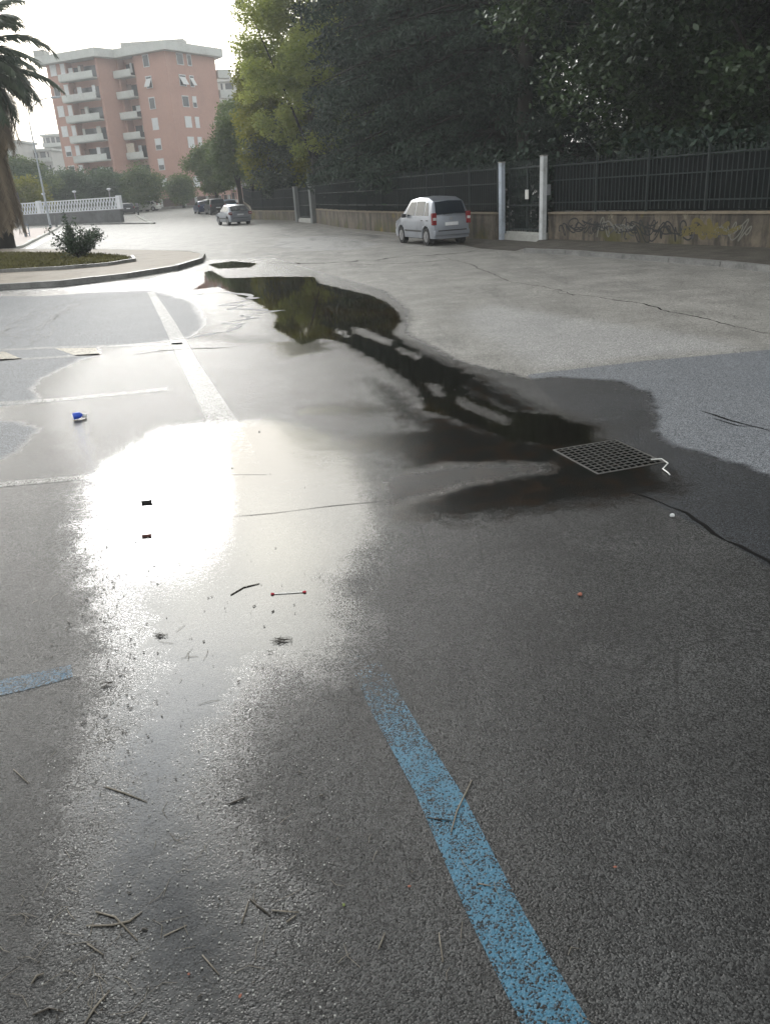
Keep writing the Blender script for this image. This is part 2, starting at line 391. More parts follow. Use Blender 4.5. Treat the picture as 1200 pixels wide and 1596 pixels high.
marking('parking_line', [(-40, 562), (60, 557), (155, 551)], [(-40, 565), (60, 560), (157, 554)], WHITEW, .5, n=24)
CREAM = ground_mat('worn_cream_road_paint', (.42, .37, .26), .5)
marking('hatched_marking', [(86, 543), (120, 555)], [(150, 542), (158, 554)], CREAM, .5, n=8)
marking('hatched_marking', [(-30, 549), (-30, 565)], [(8, 548), (36, 560)], CREAM, .5, n=8)
for k in range(4):     # worn arcs of an old marking beside the small car
    a = 521+k*12
    marking('curved_marking', [(a, 376), (a-3, 381), (a+4, 386)], [(a+9, 376), (a+5, 381), (a+11, 386)], WHITEW, .5, n=12)

def ribbon(name, pts, w, m, z=.0025, seed=1):
    r = np.random.default_rng(seed); W = [np.array(G(*p, 0)) for p in pts]; P_ = []
    for a, b in zip(W[:-1], W[1:]):
        k = max(2, int(np.linalg.norm(b-a)/.12))
        for j in range(k): P_.append(a+(b-a)*j/k)
    P_.append(W[-1]); P_ = np.array(P_); d = np.gradient(P_, axis=0); nrm = np.stack([-d[:, 1], d[:, 0]], 1); nrm /= np.linalg.norm(nrm, axis=1)[:, None]+1e-9
    walk = np.cumsum(r.normal(0, w*.8, len(P_))); walk -= np.linspace(walk[0], walk[-1], len(P_)); walk = np.clip(walk, -w*5, w*5)
    ww = w*(.25+r.random(len(P_))*.9)*np.sin(np.linspace(.15, pi-.15, len(P_)))**.5
    A = P_+nrm*(walk+ww/2)[:, None]; B = P_+nrm*(walk-ww/2)[:, None]
    V = np.concatenate([A, B]); n = len(A); i = np.arange(n-1)
    o = npmesh(name, np.column_stack([V, np.full(len(V), z)]), np.stack([i, i+n, i+n+1, i+1], -1), m)
    return tag(o, kind='structure')
TAR = mat('tar_crack', (.008, .008, .008), .95, spec=.05)
ribbon('road_crack', [(985, 768), (1015, 782), (1050, 803), (1090, 822), (1130, 843), (1165, 862), (1215, 890), (1300, 940)], .03, TAR, seed=12)
ribbon('road_crack', [(420, 409), (480, 410), (545, 407), (610, 400), (680, 395), (740, 391)], .16, TAR, seed=2)
ribbon('road_crack', [(545, 411), (600, 411), (660, 408), (700, 404)], .06, TAR, seed=3)
ribbon('road_crack', [(208, 553), (240, 549), (290, 544), (390, 539)], .035, TAR, seed=4)
ribbon('road_crack', [(355, 806), (430, 799), (520, 789), (600, 781)], .008, TAR, seed=5)
ribbon('road_crack', [(860, 455), (960, 468), (1080, 492), (1200, 520)], .035, TAR, seed=6)
ribbon('road_crack', [(1090, 640), (1130, 655), (1200, 672)], .03, TAR, seed=7)
ribbon('road_crack', [(1110, 652), (1150, 664), (1190, 668)], .03, TAR, seed=8)
ribbon('road_crack', [(690, 400), (800, 440), (880, 452), (900, 462)], .03, TAR, seed=9)
for k in range(5):     # rubber arcs left by turning tyres
    x0 = 20+k*22
    ribbon('tyre_mark', [(x0-35, 560-k*8), (x0-15, 515-k*5), (x0+35, 485-k*3), (x0+110, 466-k), (x0+190, 457)], .07, mat('tyre_rubber_trace', (.06, .065, .072), .6, var=.3), seed=20+k)
ribbon('tyre_mark', [(230, 462), (300, 470), (330, 490), (320, 515), (270, 530)], .25, mat('tyre_rubber_trace', (.06, .065, .072)), seed=31)
for k, (a, b) in enumerate([((380, 372), (560, 384)), ((420, 365), (640, 378)), ((395, 392), (520, 396)), ((350, 380), (440, 400)), ((430, 352), (560, 372)), ((330, 398), (500, 400))]):
    ribbon('road_patch_seam', [a, ((a[0]+b[0])/2, (a[1]+b[1])/2+1), b], .35, mat('damp_asphalt_seam', (.05, .05, .05), .5, var=.3), seed=40+k)

# ------------------------------------------------------------------ kerbs, pavements, island
M_KERB = mat('kerb_stone', (.30, .29, .27), .75, .25, 2.5, bump=.4, dirt=(.06, .06, .05))
M_KERBD = mat('dark_wet_kerb_stone', (.16, .16, .155), .5, .35, 2.5, bump=.4, dirt=(.03, .03, .027))
M_PAVE = mat('pinkish_pavement', (.36, .29, .26), .7, .12, 1.5, bump=.3)
M_PAVE2 = mat('island_concrete', (.27, .23, .185), .75, .18, 1.2, bump=.4, dirt=(.14, .12, .09))
M_DIRT = mat('dirt_pavement', (.075, .068, .058), .9, .4, 2.0, bump=.8, dirt=(.032, .028, .022), spec=.2)
def kerb(name, pts, w, h, m, side=1, step=1.0, z0=0):
    P_ = [np.array(p) for p in pts]; mb = MB()
    for a, b in zip(P_[:-1], P_[1:]):
        L = np.linalg.norm(b-a); k = max(1, round(L/step)); d = (b-a)/L; nr = np.array([-d[1], d[0]])*side
        for j in range(k):
            p = a+(b-a)*(j/k)+d*.006; q = a+(b-a)*((j+1)/k)-d*.006; hh = h+random.uniform(-.006, .006); o = nr*random.uniform(0, .008)
            zz = float(hgt(p[1]))
            base = [p+o, q+o, q+nr*w, p+nr*w]; top = [p+o+nr*.02, q+o+nr*.02, q+nr*w, p+nr*w]
            mb.add([(*v, zz-.1) for v in base]+[(*v, zz+hh) for v in top], [(0, 3, 2, 1), (4, 5, 6, 7), (0, 1, 5, 4), (1, 2, 6, 5), (2, 3, 7, 6), (3, 0, 4, 7)] if side > 0 else [(0, 1, 2, 3), (7, 6, 5, 4), (4, 5, 1, 0), (5, 6, 2, 1), (6, 7, 3, 2), (7, 4, 0, 3)])
    return tag(mb.build(name, m), kind='structure')
def slab(name, pts, z, m, depth=.3):
    # flat pavement slab, world polygon, densified enough for smooth tone
    mb = MB(); a = sum(p[0]*q[1]-q[0]*p[1] for p, q in zip(pts, pts[1:]+pts[:1]))
    if a < 0: pts = pts[::-1]
    mb.prism(pts, z-depth, z); return tag(mb.build(name, m), kind='structure')
# perimeter wall line
WL_R = [(17.5, 4.6), (13.6, 12.4), (9.8, 20.3), (6.1, 27.9)]
WL_M = [(4.75, 30.6), (3.2, 34.4), (1.5, 39.2), (.1, 43.6), (-1.5, 49.5), (-3.45, 58.8)]
WL_L = [(-5.2, 65.6), (-7.6, 71.5), (-10.3, 78), (XatP(388, 92), 92), (XatP(378, 116), 116)]
# pavement on the right between kerb and wall
kr = GP([(815, 394), (880, 397), (960, 403), (1040, 409), (1120, 416), (1200, 425)], 0)
d = np.array(kr[-1])-np.array(kr[-2]); kr += [tuple(np.array(kr[-1])+d/np.linalg.norm(d)*k) for k in (4, 9)]
kerb('kerb', kr, .16, .12, M_KERBD, side=-1 if False else 1)
kin = []
inner = [tuple(np.array(p)+np.array((.10, .12))) for p in kr]
slab('pavement', inner+[(17.9, 4.4), (13.7, 12.6), (9.9, 20.5), (6.3, 27.6), (5.6, 27.6)], .105, M_DIRT)
slab('driveway', [(6.2, 27.9), (5.5, 27.2), (4.4, 25.2), (3.6, 27.0), (2.9, 31.0), (2.2, 34.5), (3.4, 34.3), (4.9, 30.8), (5.2, 30.9), (6.5, 28.2)], .012, M_DIRT, .1)
slab('verge', [(2.7, 31.5), (2.3, 34.0), (.2, 40.2), (-1.8, 47.5), (-4.2, 58.5), (-6.2, 66), (-11.0, 78), (-10.2, 78.1), (-5.1, 65.7), (-3.3, 58.9), (-1.4, 49.6), (.2, 43.7), (1.6, 39.3), (3.3, 34.4)], .02, mat('verge_asphalt', (.17, .16, .145), .8, .25, 1.5), .1)
# island on the left
zi = .15
isl_f = GP([(-160, 458), (0, 452), (100, 446), (200, 434), (280, 421), (318, 409)], 0)
isl_b = GP([(322, 401), (300, 397), (250, 395), (150, 393), (0, 392), (-160, 392)], 0)
kerb('island_kerb', isl_f, .18, zi, M_KERBD, side=1, step=.9)
kerb('island_kerb', [isl_f[-1]]+isl_b, .18, zi, M_KERB, side=1, step=.9)
def inset(pts, c, k):
    return [tuple(np.array(p)+(np.array(c)-np.array(p))/np.linalg.norm(np.array(c)-np.array(p))*k) for p in pts]
slab('island_pavement', inset(isl_f+isl_b, (-13, 30), .12), zi-.006, M_PAVE2)
bed = GP([(-160, 432), (0, 425), (100, 420), (170, 414), (214, 407), (210, 402), (170, 398), (100, 396), (0, 396), (-160, 396)], zi)
kerb('bed_kerb', bed[:6], .12, zi+.10, M_KERBD, side=1, step=.8)
M_SOIL = mat('bed_soil', (.07, .06, .035), .95, .3, 5, bump=.6)
slab('bed_soil', inset(bed, (-14, 30), .08), zi+.05, M_SOIL, .1)
def grass(name, polyw, z, n, hmin, hmax, m):
    p = np.array(polyw); lo = p.min(0); hi = p.max(0); pts = []
    while sum(map(len, pts)) < n:
        c = lo+(hi-lo)*rng.random((n, 2)); k = sd_poly(c[:, 0], c[:, 1], polyw) > .05; pts.append(c[k])
    c = np.concatenate(pts)[:n]; a = rng.random(n)*2*pi; hh = hmin+(hmax-hmin)*rng.random(n)**2; w = .02+.02*rng.random(n)
    dx = np.cos(a)*w; dy = np.sin(a)*w; lx = rng.normal(0, .5, n)*hh; ly = rng.normal(0, .5, n)*hh; Z = np.full(n, z)
    V = np.stack([np.stack([c[:, 0]-dx, c[:, 1]-dy, Z], -1), np.stack([c[:, 0]+dx, c[:, 1]+dy, Z], -1), np.stack([c[:, 0]+lx+dx*.3, c[:, 1]+ly+dy*.3, Z+hh], -1), np.stack([c[:, 0]+lx-dx*.3, c[:, 1]+ly-dy*.3, Z+hh], -1)], 1).reshape(-1, 3)
    return npmesh(name, V, np.arange(n*4).reshape(n, 4), m)
M_GRASS = mat('dry_grass', (.13, .12, .035), .8, .45, 1.6)
tag(grass('grass', inset(bed, (-14, 30), .2), zi+.05, 26000, .03, .12, M_GRASS), 'patchy yellow green grass growing in the kerbed bed of the island', 'grass', kind='stuff')
# left pavement with kerb, running away to the low white balustrade
sk = [G(10, 392), G(38, 386), G(68, 370), G(97, 352)]
kerb('pavement_kerb', sk, .3, .14, mat('pale_kerb_stone', (.5, .5, .47), .7, .15, 2), side=1, step=1.5)
e2 = GP([(97, 351), (190, 348), (240, 348)], None)
slab('left_pavement', [tuple(np.array(p)+np.array((-.2, .1))) for p in sk]+[(-70, 104), (-60, 40), (-24, 40)], .14, M_PAVE)
gut = [G(40, 391), G(72, 374), G(112, 353)]
mbk = MB()
for a, b in zip(gut[:-1], gut[1:]): mbk.bar((*a, .0), (*b, .0), .45, .016)
tag(mbk.build('edge_line', mat('old_white_line', (.45, .45, .42), .6, .2, 2)), kind='structure')
k2 = [G(130, 350.5), G(190, 349.5), G(240, 349)]
kerb('far_kerb', k2, .2, .12, M_KERBD, side=1, step=2)
k3 = [G(240, 349), G(215, 336)]
kerb('far_kerb', k3, .3, .12, mat('pale_kerb_stone', (.5, .5, .47)), side=1, step=2)
slab('far_pavement', [G(130, 350), G(238, 348.5), G(214, 336.5), G(100, 340)], .13, mat('far_concrete', (.26, .26, .25), .7, .15, 1))
k4 = [G(420, 331), G(340, 330), G(190, 330)]
kerb('far_kerb', [(k4[0][0], 142), (-20, 142), (-75, 142)], .4, .35, M_KERB, side=1, step=4)
#PART3
# ------------------------------------------------------------------ perimeter walls with railings
def wall_mat(graffiti):
    t = NT('stone_wall_graffiti' if graffiti else 'stone_wall'); v = t.pos()
    n1 = t.noise(v, .9, 6, .65); n2 = t.noise(v, 7, 5, .65)
    c = t.mix(t.ss(n1, .35, .65), (.095, .080, .064), (.175, .145, .11)); c = t.mix(t.math('MULTIPLY', t.ss(n2, .45, .7), .5), c, (.06, .05, .04))
    st = t.noise(t.pos((2.2, 2.2, .35)), 1.3, 5, .7); c = t.mix(t.math('MULTIPLY', t.ss(st, .44, .66), .85), c, (.035, .032, .028))
    mo = t.noise(v, .55, 5, .6); sp = t.n('ShaderNodeSeparateXYZ'); t.L.new(v, sp.inputs[0])
    low = t.ss(sp.outputs[2], .1, .75, 1., 0.)
    c = t.mix(t.math('MULTIPLY', t.math('MULTIPLY', t.ss(mo, .45, .6), low), .85), c, (.075, .072, .018))
    ye = t.ss(t.noise(v, .42, 4, .6), .60, .66); c = t.mix(t.math('MULTIPLY', ye, .6), c, (.22, .16, .02))
    if graffiti:
        wh = t.ss(t.noise(v, 1.4, 5, .6), .64, .68); c = t.mix(t.math('MULTIPLY', wh, .5), c, (.3, .27, .2))
    t.set(Base_Color=c, Roughness=.85); t.link(t.bump(n2, .6, .03), t.p.inputs['Normal']); return t.m
M_WALL = wall_mat(False); M_WALLG = wall_mat(True)
M_CAP = mat('wall_coping', (.20, .165, .12), .8, .25, 3, bump=.5)
M_RAIL = mat('dark_green_railing', (.022, .030, .030), .6, .25, 6, spec=.3)
M_MESH = mat('dark_mesh_screen', (.007, .010, .010), .85, .3, 2, spec=.15)
def wallrun(name, pts, h, m, label):
    root = empty(name, (*pts[0], 0)); mb = MB(); cp = MB()
    for a, b in zip(pts[:-1], pts[1:]):
        a = np.array(a); b = np.array(b); d = (b-a)/np.linalg.norm(b-a); n = np.array([-d[1], d[0]])
        za, zb = float(hgt(a[1])), float(hgt(b[1])); o = np.array(pts[0])
        A, B = a-o, b-o; t = .16
        q = [A-n*t, B-n*t, B+n*t, A+n*t]; z0 = [za, zb, zb, za]
        mb.add([(*p, z-.3) for p, z in zip(q, z0)]+[(*p, z+h-.06) for p, z in zip(q, z0)], [(0, 3, 2, 1), (4, 5, 6, 7), (0, 1, 5, 4), (1, 2, 6, 5), (2, 3, 7, 6), (3, 0, 4, 7)])
        t = .2; q = [A-n*t, B-n*t, B+n*t, A+n*t]
        cp.add([(*p, z+h-.06) for p, z in zip(q, z0)]+[(*p, z+h) for p, z in zip(q, z0)], [(0, 3, 2, 1), (4, 5, 6, 7), (0, 1, 5, 4), (1, 2, 6, 5), (2, 3, 7, 6), (3, 0, 4, 7)])
    mb.build('wall', m, root); cp.build('coping', M_CAP, root)
    if m is M_WALLG:
        # sprayed tags: looping unreadable scribbles as thin paint ribbons on the road side of the wall
        r = np.random.default_rng(15); inks = [mat('black_spray_paint', (.012, .012, .013), .6), mat('grey_spray_paint', (.05, .05, .055), .6), mat('yellow_spray_paint', (.13, .105, .035), .8), mat('pale_spray_paint', (.14, .135, .115), .6)]
        a = np.array(pts[-2]); b = np.array(pts[-1]); L = np.linalg.norm(b-a); d = (b-a)/L; n = np.array([-d[1], d[0]])
        if n[0] > 0: n = -n
        s0 = .6
        while s0 < L*2.1-1.2:
            w = .7+1.0*r.random(); hh = .16+.26*r.random(); zc = .34+.3*r.random(); ink = inks[[0, 0, 1, 0, 3, 0, 2, 1][r.integers(8)]]; k = 150; ph = r.random(6)*6; fr = r.uniform(10, 24)
            t_ = np.linspace(0, 1, k); X = t_*w+.12*np.sin(fr*t_*2+ph[0])+.05*np.sin(47*t_+ph[1]); Zz = zc+hh*(.6*np.sin(fr*t_*2.3+ph[2])+.4*np.sin(fr*t_*1.1+ph[3]))*(.6+.4*np.sin(3*t_+ph[4])); Zz = np.clip(Zz, .12, .84)
            th = .010+.012*r.random() if ink is not inks[2] else .05; g = MB(); vs = []
            for i in range(k):
                j0, j1 = max(0, i-1), min(k-1, i+1); dx, dz = X[j1]-X[j0], Zz[j1]-Zz[j0]; l = sqrt(dx*dx+dz*dz)+1e-6; ox, oz = -dz/l*th, dx/l*th
                for sg in (1, -1):
                    s_ = s0+X[i]+sg*ox; q = b-d*s_-np.array(pts[0])+n*(.1635+.0004*(i % 2)) ; vs.append((q[0], q[1], min(.86, Zz[i]+sg*oz)))
            g.add(vs, [(2*i, 2*i+1, 2*i+3, 2*i+2) for i in range(k-1)])
            if s0 < L-w-.3: g.build('graffiti', ink, root)
            s0 += w*(.15+.35*r.random())
    return tag(root, label, 'wall')
def railing(name, pts, h, top, label, step=.16, post=2.0):
    root = empty(name, (*pts[0], 0)); o = np.array(pts[0]); bars = MB(); rails = MB(); scr = MB(); npost = 0
    for a, b in zip(pts[:-1], pts[1:]):
        a = np.array(a); b = np.array(b); L = np.linalg.norm(b-a); d = (b-a)/L; n = np.array([d[1], -d[0]])
        if n[0] > 0: n = -n          # towards the road (left)
        za, zb = float(hgt(a[1])), float(hgt(b[1]))
        def pt(s, z, off=0): p = a+d*s-o+n*off; return (p[0], p[1], za+(zb-za)*s/L+z)
        for z in (h+.28, top-.12, h+.95): rails.bar(pt(0, z, .02), pt(L, z, .02), .035)
        k = int(L/step)
        for i in range(k): bars.bar(pt((i+.5)*step, h+.06, .02), pt((i+.5)*step, top+.06, .02), .022)
        A, B = pt(0, h+.02, -.05), pt(L, h+.02, -.05); A2, B2 = pt(0, top-.16, -.05), pt(L, top-.16, -.05)
        dd = np.array([*(n*.012), 0])
        scr.add([A, B, B2, A2]+[tuple(np.array(v)+dd) for v in (A, B, B2, A2)], [(0, 1, 2, 3), (7, 6, 5, 4), (0, 4, 5, 1), (1, 5, 6, 2), (2, 6, 7, 3), (3, 7, 4, 0)])
        k = max(1, round(L/post))
        for i in range(k):
            pm = MB(); pm.bar(pt(L*i/k, h, .03), pt(L*i/k, top+.1, .03), .06)
            pm.bar(pt(L*i/k, top+.1, .03), pt(L*i/k+.1, top+.42, .28), .03)
            pm.build('fence_post', M_RAIL, root)
    bars.build('railing_bars', M_RAIL, root); rails.build('rail', M_RAIL, root); scr.build('screen_panel', M_MESH, root)
    return tag(root, label, 'fence')
wallrun('stone_wall', WL_R, .94, M_WALLG, 'long low stone wall covered in black graffiti right of the gate')
wallrun('stone_wall', WL_M, .94, M_WALL, 'low stained stone wall behind the silver minivan between two gates')
wallrun('stone_wall', WL_L, .75, M_WALL, 'distant low pale stone wall beyond the far gate behind the silver hatchback')
railing('metal_railing', WL_R, .94, 2.45, 'dark screened metal railing on the graffiti wall right of the gate')
railing('metal_railing', WL_M, .94, 2.5, 'dark screened metal railing above the wall behind the silver minivan')
railing('metal_railing', WL_L, .75, 2.45, 'far dark metal railing above the wall beyond the second gate', step=.3, post=3)

M_WPOST = mat('pale_painted_post', (.52, .54, .55), .5, .15, 4, dirt=(.3, .3, .29))
M_BPOST = mat('bluish_painted_post', (.42, .47, .54), .5, .12, 4, dirt=(.2, .2, .2))
def gatepost(x, y, h, w, m, label, rz):
    r = empty('gate_post', (x, y, 0), rz)
    mb = MB(); mb.box((0, 0, h/2), (w, w, h)); mb.build('post', m, r, bevel=.01)
    c = MB(); c.box((0, 0, h+.02), (w*1.12, w*1.12, .04)); c.build('post_cap', M_KERB, r)
    return tag(r, label, 'gate post')
RZ = atan2(30.6-27.9, 4.75-6.1)
gx, gy = G(845, 378.5, 0)
p1 = gatepost(gx, gy, 2.62, .17, M_WPOST, 'white gate post with a grey intercom box right of the near gate', RZ)
ic = MB(); ic.box((-.03, -.14, 1.62), (.2, .12, .32)); ic.box((-.03, -.205, 1.66), (.1, .012, .12)); ic.build('intercom', mat('grey_box_plastic', (.2, .21, .22), .5), p1, bevel=.01)
gx2, gy2 = G(782, 374, 0)
gatepost(gx2, gy2, 2.55, .17, M_BPOST, 'bluish white gate post left of the near gate', RZ)
def gate(a, b, h, label, sign=True, parent_name='metal_gate'):
    a = np.array(a); b = np.array(b); L = np.linalg.norm(b-a); rz = atan2(b[1]-a[1], b[0]-a[0]); r = empty(parent_name, (a[0], a[1], 0), rz)
    f = MB()
    for z in (.38, 1.15, h-.1): f.bar((0, 0, z), (L, 0, z), .05)
    for x in (.02, L/2, L-.02): f.bar((x, 0, .3), (x, 0, h), .05)
    f.build('gate_frame', M_RAIL, r)
    s = MB(); k = int(L/.11)
    for i in range(k): s.bar(((i+.5)*L/k, .0, .3), ((i+.5)*L/k, .0, h+.12), .02)
    s.build('gate_bars', M_RAIL, r)
    st = MB(); st.box((L/2, 0, .11), (L, .4, .22)); st.box((L/2, 0, .26), (L, .25, .08)); st.build('threshold', mat('concrete_step', (.36, .36, .34), .8, .2, 3, bump=.4), r)
    tag(r, label, 'gate')
    return r, L
ga = np.array((gx2, gy2)); gb = np.array((gx, gy)); dv = (gb-ga)/np.linalg.norm(gb-ga)
gr, gl = gate(ga+dv*.12+np.array((.22, .1)), gb-dv*.1+np.array((.22, .1)), 2.45, 'dark metal bar gate between the pale posts with a small white notice')
s = MB(); s.box((gl*.52, -.06, 1.5), (.22, .012, .3)); s.build('notice', mat('white_paper', (.6, .6, .58), .7), gr)
s = MB(); s.box((6.32, 27.45, .2), (.5, .3, .4), rz=RZ); tag(s.build('concrete_block', mat('concrete_step', (.36, .36, .34))), 'small pale concrete block between the white gate post and the graffiti wall', 'block')
a2 = G(466, 345.5, 0); b2 = G(492, 348, 0)
gate(a2, b2, 2.2, 'far dark metal gate between two stretches of stone wall')
gatepost(*G(465, 346, 0), 2.4, .3, mat('grey_post', (.16, .17, .17), .7), 'dark grey gate post left of the far gate', RZ)
gatepost(*G(490, 348.6, 0), 2.45, .35, mat('grey_post', (.16, .17, .17)), 'broad grey gate post with a pale cap right of the far gate', RZ)

# ------------------------------------------------------------------ trees
def leaf_mat(name, c1, c2, rough=.5, trans=.25, spec=.4, sc=.5):
    t = NT(name); v = t.pos(); a = t.attr('tint')
    n = t.noise(v, sc, 4, .6)
    c = t.mix(t.ss(t.math('MULTIPLY_ADD', a, .5, t.math('MULTIPLY', n, .6)), .3, .8), c1, c2)
    t.set(Base_Color=c, Roughness=rough, Specular_IOR_Level=spec)
    tr = t.n('ShaderNodeBsdfTranslucent'); t.L.new(t.mix(1., c, (1.3, 1.25, .6), 'MULTIPLY'), tr.inputs[0])
    ms = t.n('ShaderNodeMixShader'); ms.inputs[0].default_value = trans
    t.L.new(t.p.outputs[0], ms.inputs[1]); t.L.new(tr.outputs[0], ms.inputs[2]); t.L.new(ms.outputs[0], t.out.inputs[0])
    return t.m
M_BARK = mat('dark_bark', (.026, .023, .019), .95, .35, 5, bump=.8, bscale=20)
def leafmesh(name, C_, size, m, parent, aspect=.45, droop=.0, seed=1, upbias=.5, ctint=None):
    """many small leaf faces: C_ (n,3) centres"""
    r = np.random.default_rng(seed); n = len(C_)
    nrm = r.normal(0, 1, (n, 3)); nrm[:, 2] = np.abs(nrm[:, 2])+upbias; nrm /= np.linalg.norm(nrm, axis=1)[:, None]
    d = r.normal(0, 1, (n, 3)); d[:, 2] -= droop; d -= nrm*(d*nrm).sum(1)[:, None]; d /= np.linalg.norm(d, axis=1)[:, None]
    s = np.cross(nrm, d); L = size*(.6+.8*r.random(n))[:, None]
    tip = C_+d*L; base = C_-d*L*.6; q1 = C_+s*L*aspect+d*L*.1; q2 = C_-s*L*aspect+d*L*.1
    V = np.stack([base, q1, tip, q2], 1).reshape(-1, 3)
    tint = np.repeat(r.random(n) if ctint is None else .4*r.random(n)+.6*ctint, 4)
    return npmesh(name, V, np.arange(n*4).reshape(n, 4), m, parent, attrs={'tint': tint})
def crown_points(r, clumps, n, wk=False):
    w = np.array([c[3]**2 for c in clumps]); w = w/w.sum(); k = r.choice(len(clumps), n, p=w); C_ = np.array(clumps)
    u = r.normal(0, 1, (n, 3)); u /= np.linalg.norm(u, axis=1)[:, None]; rad = C_[k, 3]*(r.random(n)**.5)*(1+np.abs(r.normal(0, .22, n)))
    sc = np.stack([np.ones(n), np.ones(n), np.full(n, .8) if C_.shape[1] < 5 else C_[k, 4]], 1)
    out = C_[k, :3]+u*rad[:, None]*sc
    return (out, r.random(len(C_))[k]) if wk else out
def broad_tree(name, x, y, h, z0, R, n, size, m, label, group, seed, nclump=60, cr=1.0, lean=0, shape=1.0, aspect=.45, trunk=.22, droop=0.):
    r = np.random.default_rng(seed); g = float(hgt(y)); root = empty(name, (x, y, g))
    cz = (h+z0)/2; hz = (h-z0)/2; cl = []
    while len(cl) < nclump:
        u = r.normal(0, 1, 3); u /= np.linalg.norm(u); rr = r.random()**.4
        p = u*rr; rx = R*(1-.25*max(0, p[2])*shape)
        cl.append((p[0]*rx+lean*(p[2]+1), p[1]*rx, cz+p[2]*hz, cr*(.55+.8*r.random())*(.55+R*.14)))
    # extra tufts breaking the outline
    P_, kt = crown_points(r, cl, n, True)
    leafmesh('crown', P_, size, m, root, aspect=aspect, seed=seed+1, droop=droop, ctint=kt)
    tb = MB(); tw = trunk
    tb.tube([(0, 0, -.2), (.05, .03, z0*.6), (lean*.5, 0, cz), (lean, 0, cz+hz*.6)], [tw*1.25, tw, tw*.6, tw*.15], 8)
    for k in range(9):
        c = cl[r.integers(len(cl))]; zs = z0*.6+(cz-z0*.6)*r.random()
        tb.tube([(0, 0, zs), (c[0]*.5, c[1]*.5, (zs+c[2])/2+.2), c[:3]], [tw*.4, tw*.25, tw*.08], 5)
    tb.build('trunk', M_BARK, root, smooth=True)
    return tag(root, label, 'tree', group)
def cedar(name, x, y, h, z0, R, m, label, group, seed, n=60000, size=.16):
    r = np.random.default_rng(seed); root = empty(name, (x, y, float(hgt(y)))); pts = []; tb = MB()
    tb.tube([(0, 0, -.2), (0, 0, h*.5), (.1, 0, h)], [.45, .3, .05], 9)
    lev = int((h-z0)/.85); tot = []
    for i in range(lev):
        z = z0+(h-z0)*i/lev; rad = R*(1-(i/lev)**1.6)+.5
        for k in range(7):
            a = r.random()*2*pi; L = rad*(.65+.45*r.random()); d = -.12*L-.04*L*L*r.random()*.5
            e = np.array((cos(a)*L, sin(a)*L, z+d)); b = np.array((0, 0, z+.2))
            tb.tube([b, (b+e)/2+np.array((0, 0, .3)), e], [.09, .05, .015], 4, cap=False)
            tot.append((b, e, L))
    W = np.array([t[2]**1.5 for t in tot]); W /= W.sum(); ki = r.choice(len(tot), n, p=W)
    B_ = np.array([t[0] for t in tot])[ki]; E_ = np.array([t[1] for t in tot])[ki]; L_ = np.array([t[2] for t in tot])[ki]
    t_ = .2+.85*r.random(n)**.7; C_ = B_+(E_-B_)*t_[:, None]; C_[:, 2] += .3*4*t_*(1-t_)*.5
    side = r.normal(0, .13, n)*L_*(.4+.6*(1-np.abs(t_-.6))); D = E_-B_; D[:, 2] = 0; D /= np.linalg.norm(D, axis=1)[:, None]
    C_[:, 0] += -D[:, 1]*side; C_[:, 1] += D[:, 0]*side
    C_[:, 2] += -np.abs(r.normal(0, .28, n))-np.abs(side)*.35
    leafmesh('crown', C_, size, m, root, aspect=.22, droop=1.0, seed=seed+2, upbias=.1)
    tb.build('trunk', M_BARK, root, smooth=True)
    return tag(root, label, 'tree', group)
L_DARK = leaf_mat('glossy_dark_leaves', (.010, .022, .010), (.056, .094, .036), rough=.32, trans=.12, spec=.6)
L_CEDAR = leaf_mat('blue_green_needles', (.011, .025, .017), (.032, .056, .037), rough=.7, trans=.05)
L_YEL = leaf_mat('yellow_green_leaves', (.18, .23, .085), (.38, .42, .17), rough=.55, trans=.5, sc=.3)
L_MID = leaf_mat('mid_green_leaves', (.065, .105, .042), (.15, .20, .075), rough=.55, trans=.3)
L_SILV = leaf_mat('grey_green_leaves', (.045, .065, .045), (.12, .15, .11), rough=.5, trans=.15)
L_OLIVE = leaf_mat('olive_yellow_leaves', (.12, .14, .02), (.27, .27, .04), rough=.55, trans=.35)
L_FAR = leaf_mat('far_soft_leaves', (.05, .09, .05), (.10, .15, .08), rough=.7, trans=.2)
def at(px, d): return XatP(px, d), d
GT = 'trees behind the railing'
# right: three overlapping glossy evergreens reaching over the wall
broad_tree('evergreen_tree', 12.6, 24.6, 15, 2.7, 5.2, 62000, .125, L_DARK, 'glossy dark evergreen hanging over the graffiti wall at the right edge', GT, 11, 75)
broad_tree('evergreen_tree', 10.2, 30.4, 16, 2.6, 4.8, 62000, .125, L_DARK, 'glossy dark evergreen right of the near gate over the graffiti wall', GT, 12, 75)
broad_tree('evergreen_tree', 17.5, 30.5, 17, 3.5, 6.0, 40000, .15, L_DARK, 'tall dark evergreen behind the others at the far right', GT, 13, 70)
broad_tree('evergreen_tree', 17.5, 17.0, 14, 3.2, 4.6, 22000, .15, L_DARK, 'dark evergreen beyond the wall outside the right of the picture', GT, 14, 60)
